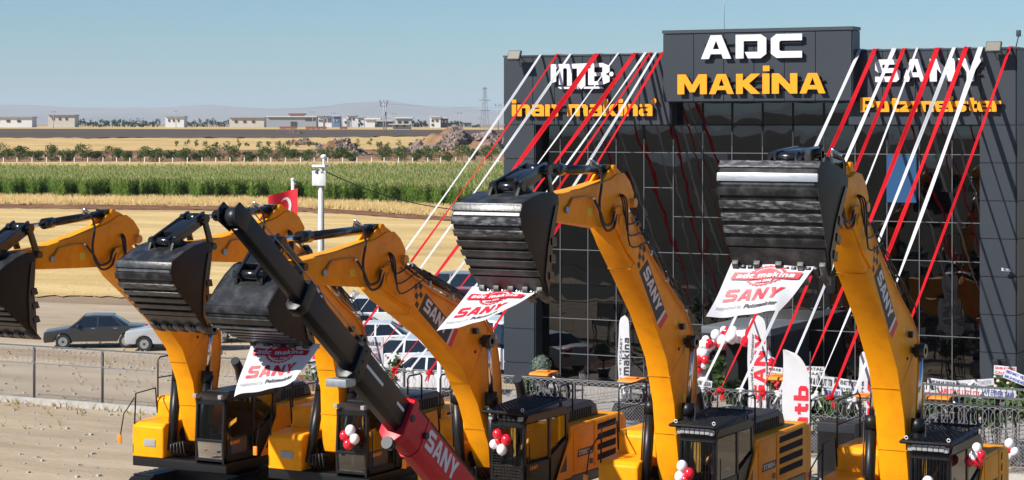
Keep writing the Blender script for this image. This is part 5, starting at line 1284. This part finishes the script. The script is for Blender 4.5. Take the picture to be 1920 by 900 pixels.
for i in range(len(path)-1):
    for q in range(7):
        s = q/7; x = path[i][0]+(path[i+1][0]-path[i][0])*s+ra.uniform(-11, 11); y = path[i][1]+(path[i+1][1]-path[i][1])*s+ra.uniform(-11, 11)
        p = on_v(x, y, 66.6+ra.uniform(-.25, .25)); m = MB(); m.ball(p, ra.uniform(.14, .19), 12, 9, (1, 1, 1.08)); m.build('balloon', M['balr'] if (i*7+q*3+i) % 9 in (1, 4, 6) else M['balw'], t, True)

# ------------------------------------------------------------------ feather flags
def feather(label, x0, x1, yt, yb, v, text, tm, small=None, cap=.25, tx=(.35, .95), lean=0, trange=(.05, .75)):
    a = on_v(x0, yb, v); b = on_v(x1, yb, v); zt = on_v(x0, yt, v).z; W = b.x-a.x; zb = a.z; H = zt-zb
    t = thing('feather_flag', label, 'feather flag', (b.x, v, 0), 0, 'tall white feather flags')
    m = MB(); N = 30; vs = []; fs = []
    def f(p, q, c=0):
        top = 1-q; k = 1.0; sail = W > .75
        if q > 1-cap: k = math.sqrt(max(0, 1-((q-(1-cap))/cap)**2))
        x = 1-(1-p)*1.0; xr = 1.0-(1-k)*.4; xl = (1-k)*1.0*.6
        if sail: xl, xr = (0, .12+.88*k)
        xx = xl+(xr-xl)*p
        return Vector((a.x+W*xx+lean*q, v-.02+.05*math.sin(q*9+p*3)*(1-p*.3)-c, zb+H*q))
    for j in range(N+1):
        for i in range(7): vs.append(f(i/6, j/N))
    for j in range(N):
        for i in range(6): fs.append((j*7+i, j*7+i+1, (j+1)*7+i+1, (j+1)*7+i))
    m.add(vs, fs, True).build('sheet', M['cloth'], t, True)
    MB().tube([(b.x+.02+lean*q, v, z) for q, z in ((0, 0), (0, zb), (.5, zb+H*.5), (.9, zb+H*.85), (1, zt-.02))], .018, 6).build('pole', M['ink'], t, True)
    MB().box((b.x-.2, v-.2, 0), (b.x+.24, v+.2, .06)).build('base', M['ink'], t, True)
    # text runs along the flag (reads from bottom to top)
    if text: lettering(text, lambda p, q, c: f(tx[1]-(tx[1]-tx[0])*q, trange[0]+(trange[1]-trange[0])*p, .012), tm, t, sub=1)
    if small: lettering(small, lambda p, q, c: f(.30-.16*q, trange[0]+(trange[1]-trange[0])*p, .012), M['ink'], t, font='B', bold=.01)
    return t
feather('narrow white feather flag with dark lettering before the glass, left of the middle boom', 1160, 1181, 590, 760, 61.5, 'inan makina', M['ink'], 'SANAYI VE TICARET', .12)
feather('white feather flag with red lettering before the entrance', 1403, 1437, 590, 765, 61.0, 'SANY', M['red2'], 'Supported by Putzmeister', .14, trange=(.1, .8))
feather('wide white feather flag with red lettering at its foot, right of the entrance', 1468, 1518, 655, 850, 55.5, 'mtb', M['red2'], None, .3, (.42, .95), .0, (.14, .66))
feather('white feather flag with red lettering behind the right boom', 1611, 1641, 655, 800, 60.5, 'adc', M['red2'], 'makina', .12, trange=(.1, .6))

# ------------------------------------------------------------------ flower stands with sashes
flc = {'p': mat('purple_petals', (.25, .03, .25), .6), 'r': mat('red_petals', (.5, .02, .03), .6), 'w': mat('white_petals', (.75, .72, .7), .6), 'y': mat('cream_petals', (.6, .5, .3), .6)}
rf = random.Random(8)
def stand(x, y, v, words, ws, tilt, ink, lw, fl, desc, pot=True):
    c = on_v(x, y, v); t = thing('flower_stand', desc, 'flower stand', (c.x, v, 0), 0, 'congratulation flower stands')
    h = c.z
    pb = MB(); [pb.tube([(math.cos(a)*.3, math.sin(a)*.25, 0), (0, 0, h-.1)], .02, 5) for a in (.5, 2.6, 4.7)]; pb.build('stand_frame', M['bark'], t)
    m = MB(); leaves(m, (0, .1, h-.42), .42, 90, .15, rf, sc=(1.1, .7, .9), clumps=5)
    for k in range(16):
        a = rf.uniform(0, 6.28); l = rf.uniform(.35, .65); z = h-.6; q = Vector((math.cos(a)*l*.6, math.sin(a)*l*.3, l)); s = Vector((-math.sin(a), math.cos(a), 0))*.03
        m.add([(-s.x, -s.y, z), (s.x, s.y, z), (q.x+s.x*.3, q.y, z+q.z*.9), (q.x*1.3, q.y*1.3, z+q.z*.75)], [(0, 1, 2, 3)])
    m.build('foliage', LF['ole'], t)
    f = MB()
    for k in range(12): f.ball((rf.uniform(-.4, .4), rf.uniform(-.25, -.05), h-.45+rf.uniform(-.35, .3)), rf.uniform(.04, .08), 7, 5, (1, .8, .8), .4)
    f.build('flowers', flc[fl], t)
    ct, stt = math.cos(tilt), math.sin(tilt)
    def fn(a, b, cc=0): xx = (a-.5)*lw; zz = (b-.5)*ws; return Vector((xx*ct-zz*stt, -.3-.04*math.sin(a*6+x)-cc, h+xx*stt+zz*ct))
    s = MB(); vs = [fn(i/8, j) for j in (0, 1) for i in range(9)]; s.add(vs, [(i, i+1, 10+i, 9+i) for i in range(8)]); so_ = s.build('sash', M['cloth'], t)
    n_ = len(words)
    for i, wd in enumerate(words): lettering(wd, lambda a, b, cc, i=i: fn(.06+.88*a, (n_-1-i)/n_+.18/n_+.6/n_*b, .01), ink if isinstance(ink, bpy.types.Material) else ink, so_, font='B', bold=.02, world=False)
    return t
K, RD, BL = M['ink'], M['red2'], mat('blue_print', (.04, .06, .3), .6)
stand(1447, 694, 64, ['ZUHAL VE MUSA KUR', 'HILTI YILDIRIM'], .3, -.03, K, 1.0, 'r', 'flower stand with red blooms and a white sash just right of the entrance flag')
stand(1500, 702, 62.5, ['AHMET', 'MUNEVVER'], .38, -.05, RD, .75, 'w', 'flower stand with a short red lettered sash behind the wide flag')
stand(1545, 713, 61.8, ['KERIM & UMUT TIMUR'], .34, -.06, K, 1.3, 'w', 'flower stand with round green emblem sash right of the wide flag')
stand(1594, 722, 61.6, ['K BETEK', 'TUNCAY & BETUL ALAN'], .42, -.06, K, .95, 'y', 'flower stand with a two line sash left of the right boom')
stand(1716, 724, 62.5, ['SAYGILARLA', 'MEHMET OZEN'], .36, -.04, RD, .85, 'r', 'flower stand with pink lettered sash just right of the right boom')
stand(1784, 722, 62, ['KAPLANLAR GROUP ASANSOR', 'FEHMI KAPLAN'], .36, -.06, K, 1.3, 'w', 'flower stand with bold black two line sash at the gate')
stand(1805, 733, 61, ['ARI DUS LTD STI'], .26, -.03, RD, 1.3, 'p', 'flower stand with long red lettered sash at the gate, low')
stand(1832, 716, 63, ['SANLIURFA OTOMOTIV'], .2, .12, M['gry_ink'], 1.2, 'w', 'flower stand with a pale grey sash tilted upwards')
stand(1848, 728, 61.2, ['ALI TUNC'], .2, -.5, K, .8, 'p', 'flower stand with a steeply tilted short sash')
stand(1877, 735, 61, ['AN ENVER TARI'], .28, -.1, BL, 1.0, 'p', 'flower stand with dark blue lettered sash near the right edge')
stand(1889, 693, 65, ['SAHIN KARDES', 'CALISKAN'], .28, -.02, RD, .7, 'y', 'tall flower stand with a small sash before the right pier')
stand(1914, 707, 63.5, ['MEHMET YILMAZ', 'MUHENDISLIK'], .3, -.3, BL, .9, 'y', 'flower stand with blue lettered sash at the right edge')
stand(1325, 716, 64.6, ['HAYIRLI OLSUN'], .22, -.15, K, .6, 'r', 'flower stand with pale sash left of the entrance under the balloons')
stand(1530, 694, 64, ['KARTAL', 'INSAAT'], .3, .04, K, .8, 'w', 'flower stand with a small upper sash right of the wide flag')
stand(1572, 735, 61, ['TEBRIKLER'], .24, -.05, BL, .8, 'p', 'flower stand with a low blue lettered sash before the right part of the entrance wall')
stand(1488, 722, 62.8, ['MUNAR', 'YAPI'], .3, -.1, RD, .6, 'r', 'flower stand with a short low sash just behind the wide flag')
stand(1745, 736, 61.5, ['KEMAL VE OGLU'], .24, -.04, RD, 1.0, 'w', 'flower stand with low red lettered sash between the right boom and the gate')
# planters along the fence
for i, (x, y, v, s) in enumerate(((1540, 770, 60.3, .62), (1575, 775, 60.0, .5), (1700, 770, 60.2, .5), (1830, 775, 60.6, .55), (1870, 775, 60.8, .5), (1905, 775, 60.6, .55), (1310, 742, 61.4, .45), (1345, 700, 64, .5), (1375, 735, 64.5, .45), (1420, 740, 63.5, .4), (1505, 765, 60.8, .55), (1560, 750, 61.2, .5), (1600, 760, 60.6, .5), (1735, 765, 60.9, .5), (1795, 768, 60.9, .5))):
    c = on_v(x, y, v); lab = ['leafy potted plant before the gate end of the wide flag', 'leafy potted plant left of the right boom', 'leafy potted plant right of the right boom', 'leafy potted plant behind the gate bars, left one', 'leafy potted plant behind the gate bars, middle one', 'leafy potted plant behind the gate bars, right one', 'leafy potted plant at the foot of the balloon arch', 'dark leafy plant inside the balloon arch', 'low leafy plant before the entrance door', 'low leafy plant left of the entrance flag', 'leafy potted plant right of the wide flag foot', 'leafy potted plant below the round emblem sash', 'leafy potted plant below the two line sash', 'leafy potted plant right of the right boom, behind the low sash', 'leafy potted plant at the left end of the gate'][i]
    t = thing('potted_plant', lab, 'plant', (c.x, v, 0), 0, 'potted plants on the forecourt')
    m = MB(); leaves(m, (0, 0, max(.7, c.z)), s, 160, .16, rf, sc=(1, .8, 1.1), clumps=7); m.build('foliage', LF['ole'], t)
    MB().prism([(-.25, 0), (-.32, .5), (.32, .5), (.25, 0)], -.3, .3).build('pot', mat('plant_pot', (.05, .05, .055), .6) if 'pot' not in M else M['pot'], t, bevel=.02)
    MB().tube([(0, 0, .4), (0, 0, max(.8, c.z))], .03, 5).build('stem', M['bark'], t)
# shrubs along the left fence
for i, (x, y, v, s) in enumerate(((600, 700, 58.8, .55), (735, 690, 60.0, .5), (728, 722, 59.2, .4), (850, 670, 60.5, .6), (905, 722, 59.0, .35), (985, 728, 59.5, .35), (665, 700, 59.2, .45))):
    c = on_v(x, y, v); lab = ['leafy shrub behind the fence at the left, beside the hanging banner', 'tall oleander shrub with pale flowers behind the fence near the white sedan', 'low oleander shrub in front of the white sedan', 'loose shrub behind the white post', 'small cypress seedling behind the second excavator boom', 'small green seedling behind the fence before the left pier', 'small shrub below the notice boards'][i]
    t = thing('shrub', lab, 'shrub', (c.x, v, 0), 0, 'shrubs along the fence')
    m = MB(); leaves(m, (0, 0, c.z), s, 240, .10, rf, sc=(.9, .8, 1.25), clumps=8); m.build('foliage', LF['ole'], t)
    st_ = MB(); [st_.tube([(0, 0, 0), (rf.uniform(-.3, .3)*s, rf.uniform(-.2, .2), c.z+s*.5)], .02, 5, r2=.008) for _ in range(5)]; st_.build('stem', M['bark'], t)
    if i in (1, 3): 
        f = MB(); [f.ball((rf.uniform(-s, s)*.8, rf.uniform(-.5, .2)*s, c.z+rf.uniform(-.8, 1.1)*s), .05, 6, 4) for _ in range(14)]; f.build('flowers', flc['w'], t)
c = on_v(1015, 684, 68.6); t = thing('topiary_tree', 'round clipped grey green ball tree before the left end of the glass', 'tree', (c.x, 68.6, 0))
m = MB(); leaves(m, (0, 0, c.z), .36, 520, .05, rf, hollow=.75, clumps=0); m.ball((0, 0, c.z), .30, 12, 8, (1, 1, 1), .2); m.build('crown', LF['grey'], t); MB().tube([(0, 0, 0), (0, 0, c.z)], .035, 6).build('trunk', M['bark'], t); MB().tube([(0, 0, 0), (0, 0, .4)], .22, 12, r2=.28).build('pot', M['ink'], t)
for i, (x, y) in enumerate(((1092, 705), (1325/1, 735))):
    c = on_v(x, y, 66.5)
    if i: continue
    t = thing('lantern', 'small dark garden lantern before the glass', 'lantern', (c.x, 66.5, 0)); MB().tube([(0, 0, 0), (0, 0, c.z-.1)], .03, 6).build('post', M['ink'], t); MB().tube([(0, 0, c.z-.1), (0, 0, c.z+.12)], .09, 6, r2=.12).build('lamp', M['steel'], t); MB().tube([(0, 0, c.z+.12), (0, 0, c.z+.22)], .15, 6, r2=.02).build('cap', M['ink'], t)

# small wrapped machines behind the fence
def small_machine(x, y, v, label, flip=1):
    c = on_v(x, y, v); t = thing('compact_roller', label, 'small machine', (c.x, v, 0), 0, 'small wrapped machines by the fence'); h = c.z
    MB().prism([(-.7, .35), (-.75, .9), (-.5, 1.15), (.5, 1.2), (.75, .95), (.7, .35)], -.4, .4).build('body', M['blk'], t, bevel=.06)
    for yy in (-.62, .62): MB().tube([(-.42, yy, .34), (.42, yy, .34)], .34, 18).build('drum', M['steel'], t)
    MB().box((-.3, -.15, 1.2), (.3, .35, 1.36)).build('seat', M['seat'], t, bevel=.05)
    post = MB(); P = [(flip*.62, .5, 1.0), (flip*.66, .5, h-.55), (flip*.56, .45, h-.2), (flip*.25, .35, h-.06)]
    po = post.tube(P, .05, 8).build('canopy_post', M['blk'], t); MB().tube([(a, b-.9, c_) for a, b, c_ in P], .04, 8).build('canopy_post', M['blk'], t)
    fm = MB(); fm.tube([(a*1.02, b-.45, c_) for a, b, c_ in P], .16, 8); fm.build('wrapping_film', M['film'], po)
    MB().prism([(-.36, h-.06), (-.42, h+.0), (-.34, h+.07), (.34, h+.09), (.42, h+.02), (.36, h-.06)], -.34, .34).build('canopy', M['orange'], t, bevel=.03)
    MB().box((-.22, -.12, h+.09), (.18, .12, h+.12)).build('canopy_hatch', M['orange'], t, bevel=.015)
    MB().tube([(0, -.5, 1.1), (0, -.42, 1.5)], .025, 6).build('steering_column', M['ink'], t); MB().tube([(.16*math.cos(k*.5236), -.42+.06*math.sin(k*.5236), 1.5+.15*math.sin(k*.5236)) for k in range(13)], .015, 5, cap=False).build('steering_wheel', M['ink'], t)
small_machine(1020, 701, 60.2, 'small black machine with orange canopy behind the fence, left of the narrow flag', 1)
small_machine(1186, 714, 60.2, 'small black machine with orange canopy beside the narrow dark lettered flag', 1)
small_machine(1464, 709, 60.0, 'small black machine with orange canopy between the entrance flag and the wide flag', 1)
small_machine(1622, 745, 58.8, 'small black machine with orange canopy just left of the right boom', -1)
small_machine(1765, 746, 60.4, 'small black machine with orange canopy behind the gate', 1)
# dark box and rails by the right excavator
c = on_v(1577, 800, 55.8); t = thing('generator_box', 'low dark box behind the chain link, left of the right boom', 'box', (c.x, 55.8, 0)); MB().box((-.55, -.4, .1), (.55, .4, c.z+.15)).build('cabinet', M['blkp'], t, bevel=.03); MB().box((-.5, -.42, .3), (.5, -.402, c.z-.1)).build('door', M['blk'], t); MB().box((-.5, -.35, 0), (.5, .35, .1)).build('skid', M['steel'], t)

# ------------------------------------------------------------------ cars
def car(label, px, py, rz, body_col, L=4.4, W=1.76, H=1.45, kind='sedan', name='parked_car', world=None, rough=.3):
    p = on_g(px, py); t = thing(name, label, 'van' if kind == 'van' else 'car', (p.x, p.y, .008), rz, 'cars parked behind the fence')
    bm = mat('car_paint', body_col, rough, coat=.6)
    hl = L/2; bz = .95 if kind != 'van' else 1.05
    if kind == 'sedan': low = [(-hl, .45), (-hl+.05, .72), (-hl+1.15, .88), (hl-.9, .98), (hl-.08, .93), (hl, .6), (hl-.03, .3), (-hl+.05, .26)]; g = [(-hl+1.05, .87), (-hl+1.75, 1.38), (-.1, H), (.75, H-.02), (hl-.75, .97)]
    elif kind == 'van': low = [(-hl, .5), (-hl+.06, .85), (-hl+.75, 1.1), (hl-.02, 1.15), (hl, .5), (hl-.03, .3), (-hl+.05, .28)]; g = [(-hl+.65, 1.08), (-hl+1.4, H-.08), (-hl+1.9, H), (hl-.35, H), (hl-.05, 1.15)]
    else: low = [(-hl, .5), (-hl+.05, .85), (-hl+1.1, 1.0), (hl-.05, 1.05), (hl, .6), (hl-.03, .35), (-hl+.05, .3)]; g = [(-hl+1.0, .98), (-hl+1.7, H-.05), (0, H), (hl-.7, H-.03), (hl-.1, 1.05)]
    # low body with wheel arches (profile runs along local x: mapped y)
    arch = []; 
    def lower():
        out = list(low[:-2]); 
        b = low[-2]; out.append(b)
        for cx_ in (hl-.85, -hl+.85):
            for k in range(7): a = math.pi*k/6; out.append((cx_+.37*math.cos(a), .3+.37*math.sin(a)))
        out.append(low[-1]); return out
    m = MB().prism(lower(), -W/2, W/2); bo = m.build('body', bm, t, bevel=.05, seg=3)
    zmid = min(p_[1] for p_ in g); 
    def gf(xx): return lambda p_: (xx*(W/2-.03-.17*(p_[1]-zmid)/(H-zmid)), p_[0], p_[1])
    m = MB().prismf(g, gf(-1), gf(1)); m.build('windows', M['carglass'], t, bevel=.015)
    rf_ = MB(); gt = [q for q in g if q[1] > H-.15]
    e = .012; x_ = (W/2-.03-.15)
    rf_.prismf([(gt[0][0], gt[0][1]-.03), (gt[0][0], gt[0][1]+e)]+[(q[0], q[1]+e) for q in gt[1:]]+[(gt[-1][0]+.03, gt[-1][1]-.04)], lambda p_: (-x_, p_[0], p_[1]), lambda p_: (x_, p_[0], p_[1]))
    for s in (-1, 1):
        def pil(y0, y1, wd):
            zt = H-.02; a = gf(s)
            q = [(y0-wd/2, zmid), (y0+wd/2, zmid), (y1+wd/2, zt), (y1-wd/2, zt)]
            rf_.add([Vector(a(p_))+Vector((s*.006, 0, 0)) for p_ in q]+[Vector(a(p_))+Vector((-s*.03, 0, 0)) for p_ in q], [(0, 1, 2, 3), (4, 5, 6, 7), (0, 1, 5, 4), (1, 2, 6, 5), (2, 3, 7, 6), (3, 0, 4, 7)])
        pil(g[0][0]+.06, gt[0][0]+.03, .07); pil(.12, .14, .08); pil(g[-1][0]-.12, gt[-1][0]-.04, .2 if kind != 'sedan' else .12)
        if kind == 'van': pil(hl-1.3, hl-1.3, .5)
    rf_.build('roof', bm, t)
    for cx_ in (hl-.85, -hl+.85):
        for s in (-1, 1):
            w_ = MB().tube([(s*(W/2-.22), cx_, .31), (s*(W/2-.01), cx_, .31)], .315, 18).build('wheel', M['rubber'], t); MB().tube([(s*(W/2-.02), cx_, .31), (s*(W/2+.003), cx_, .31)], .2, 12).build('rim', M['steel'], w_)
            MB().tube([(s*(W/2+.002), cx_, .31), (s*(W/2+.01), cx_, .31)], .06, 8).build('hub_cap', M['ink'], w_)
    for s in (-1, 1):
        MB().box((s*(W/2-.22)-.16, hl-.06, .72), (s*(W/2-.22)+.14, hl+.008, .9)).build('tail_light', M['red2'], t, bevel=.01); MB().box((s*(W/2-.28)-.16, -hl-.008, .6), (s*(W/2-.28)+.16, -hl+.1, .72)).build('headlight', M['lens'], t, bevel=.01)
        MB().box((s*(W/2+.03)-.06, g[0][0]+.35, .92), (s*(W/2+.03)+.06, g[0][0]+.5, 1.06)).build('mirror', bm, t, bevel=.02)
        for yy in (.0, .95): MB().box((s*(W/2)-.008, yy+.55-.7, .86), (s*(W/2)+.012, yy+.72-.7, .89)).build('door_handle', M['steel'], t)
    MB().box((-.26, hl-.01, .58), (.26, hl+.012, .7)).build('number_plate', M['wht'], t)
    MB().box((-.26, -hl-.012, .42), (.26, -hl+.01, .54)).build('number_plate', M['wht'], t)
    return t
WH, SV, GR, NV, RDc, DK = (.72, .73, .74), (.42, .44, .46), (.16, .18, .2), (.02, .035, .06), (.25, .01, .015), (.03, .032, .035)
# local +y is the rear of the car
car('white van with dark side windows parked in front of the pale gravel heap', 705, 628, R(-62), WH, 4.5, 1.8, 1.82, 'van', 'parked_van')
car('silver sedan seen from behind at the left of the white van', 652, 648, R(-40), SV, 4.5, 1.76, 1.42)
car('white delivery van half hidden behind the left pier of the showroom', 962, 702, R(62), WH, 5.2, 1.95, 2.1, 'van', 'parked_van')
car('white sedan parked nose away just behind the white post', 800, 738, R(-70), WH, 4.4, 1.74, 1.44)
car('light grey sedan parked behind the white sedan', 762, 702, R(-75), (.6, .61, .63), 4.5, 1.78, 1.46)
car('white sedan just right of the crane boom, behind the fence boards', 700, 668, R(-62), WH, 4.4, 1.76, 1.45)
car('dark grey off road car behind the banner of the middle excavator', 848, 572, R(-78), GR, 4.7, 1.85, 1.8, 'suv')
car('dark red sedan in front of the dark grey off road car', 862, 592, R(-70), RDc, 4.4, 1.76, 1.42)
car('navy sedan beside the silver sedan', 628, 622, R(-35), NV, 4.4, 1.76, 1.42)
car('white hatchback parked at the left in the car park', 470, 640, R(-60), WH, 4.2, 1.74, 1.5, 'suv')
car('silver hatchback at the far left of the car park', 330, 655, R(-60), SV, 4.2, 1.74, 1.5, 'suv')
car('black sedan at the left end of the car park', 180, 650, R(-55), DK, 4.4, 1.76, 1.42)

# ------------------------------------------------------------------ poles, flag, boards
c = at_D(602, 78); t = thing('utility_pole', 'white steel pole with two white cabinets and a dome camera on top', 'pole', c)
zt = z_of(312, 78)
MB().tube([(0, 0, 0), (0, 0, zt*.55), (0, 0, zt)], .15, 14, r2=.10).build('shaft', mat('pole_white', (.50, .50, .49), .5, var=.08, vs=2), t)
pz = z_of(334, 78)
for s in (-1, 1): MB().box((s*.14-.13, -.24, pz-.27), (s*.14+.13, -.02, pz+.27), Matrix.Rotation(R(28), 3, 'Z')).build('cabinet', M['wht'], t, bevel=.012)
MB().box((-.3, -.16, zt-.02), (.26, .12, zt+.06)).build('top_bracket', M['wht'], t, bevel=.01)
MB().tube([(.12, 0, zt+.05), (.12, 0, zt+.3)], .045, 8).build('camera_stem', M['wht'], t); MB().ball((.12, 0, zt+.36), .12, 12, 8, (1, 1, .7)).build('dome_camera', M['wht'], t)
cb = MB(); rr = random.Random(2); [cb.tube([(rr.uniform(-.15, .2), -.2, zt-.1), (rr.uniform(-.2, .25), -.25, zt-.2), (rr.uniform(-.15, .2), -.2, zt-.28)], .012, 4) for _ in range(10)]; cb.build('cable_tangle', M['ink'], t)
a = c+Vector((.1, 0, zt-.15)); b = Vector((uL+.0, 76, z_of(372, 86)))
wire('overhead_cable', 'thin black cable sagging from the white pole to the showroom', (a, b), .018, .9)
c = at_D(549, 70); t = thing('flagpole', 'white flagpole at the left flying a red flag', 'flagpole', c); zt = z_of(339, 70)
MB().tube([(0, 0, 0), (0, 0, zt)], .07, 12, r2=.055).build('pole', M['wht'], t); MB().ball((0, 0, zt+.03), .07, 10, 6).build('finial', M['wht'], t)
MB().tube([(.05, 0, zt-.1), (.12, 0, zt-.1)], .02, 6).build('pulley', M['chrome'], t)
# flag: red with white crescent and star, curling around the pole
z1, z0 = z_of(352, 70), z_of(409, 70)
fo = at_D(558, 69.7)
def ff(a, b, cc=0):
    X = .02-.95*a; y = -.18+.10*math.sin(a*5)+.0; return Vector((fo.x+X*CS-(y-cc)*SN*-1*-1, fo.y+X*SN+(y)*CS-cc, z0+(z1-z0)*b-.28*a*(1-.1)+.0*a))
f = thing('national_flag', 'red flag with white crescent and star on the white flagpole', 'flag', Vector((fo.x, fo.y, z0)))
m = MB(); vs = [ff(i/20, j/10) for j in range(11) for i in range(21)]; m.add(vs, [(j*21+i, j*21+i+1, (j+1)*21+i+1, (j+1)*21+i) for j in range(10) for i in range(20)], True); m.build('sheet', mat('flag_red', (.62, .008, .02), .6), f, True)
cres = [(.42+.20*math.cos(a), .5+.30*math.sin(a)) for a in np.linspace(.55, 5.73, 24)]+[(.47+.16*math.cos(a), .5+.24*math.sin(a)) for a in np.linspace(5.5, .78, 20)]
star = [(.74+(.09 if k % 2 == 0 else .035)*math.cos(k*math.pi/5), .5+(.13 if k % 2 == 0 else .05)*math.sin(k*math.pi/5)) for k in range(10)]
for sh, nm in ((cres, 'crescent'), (star, 'star')):
    V, P = curve_mesh([sh], 0, 1); MB().add([ff(v[0], v[1], .02) for v in V], P).build(nm, M['white'], f, True)
for (x, yt, D, r, lb) in ((824, 640, 63.3, .07, 'thick white post standing in the fence left of the second excavator boom'), (874, 690, 62.5, .05, 'short white post behind the second excavator boom'), (918, 700, 62.2, .04, 'thin white post behind the second cab')):
    c = at_D(x, D); t = thing('white_post', lb, 'post', c); z = z_of(yt, D); MB().tube([(0, 0, 0), (0, 0, z)], r, 10).build('shaft', M['wht'], t); MB().ball((0, 0, z), r*1.05, 10, 6, (1, 1, .5)).build('cap', M['steel'], t); MB().box((-r*1.8, -r*1.8, 0), (r*1.8, r*1.8, .03)).build('base_plate', M['steel'], t)
for (x0, x1, yt, yb, lb) in ((655, 718, 629, 682, 'white printed board with dark lettering on the fence right of the crane boom'), (583, 640, 655, 700, 'white printed board with red triangle behind the crane boom')):
    v = 60.2; a, b = on_v(x0, yb, v), on_v(x1, yb, v); zt = on_v(x0, yt, v).z; t = thing('notice_board', lb, 'sign', (a.x, v, 0), 0, 'printed boards on the fence')
    MB().box((a.x, v, a.z), (b.x, v+.03, zt)).build('board', mat('board_white', (.42, .42, .46), .6), t, True)
    MB().box((a.x+.3, v-.006, a.z+.05), (b.x-.1, v-.002, a.z+(zt-a.z)*.42)).build('picture', mat('board_picture', (.10, .09, .12), .6, col2=(.3, .25, .27), vs=4), t, True)
    for q in (a.x+.05, b.x-.05): MB().tube([(q, v+.06, 0), (q, v+.06, zt)], .03, 6).build('post', M['ink'], t, True)
    lettering('inan makine', lambda p, q, c, a=a, b=b, zt=zt: Vector((a.x+(b.x-a.x)*(.22+.72*p), v-.006, a.z+(zt-a.z)*(.68+.2*q))), M['ink'], t, world=True)
    lettering('SAN. VE TIC. LTD', lambda p, q, c, a=a, b=b, zt=zt: Vector((a.x+(b.x-a.x)*(.25+.6*p), v-.006, a.z+(zt-a.z)*(.5+.1*q))), M['ink'], t, font='B', world=True)
    MB().add([(a.x+(b.x-a.x)*p, v-.006, a.z+(zt-a.z)*q) for p, q in ((.04, .6), (.19, .6), (.115, .88))], [(0, 1, 2)]).build('logo', M['red2'], t, True)
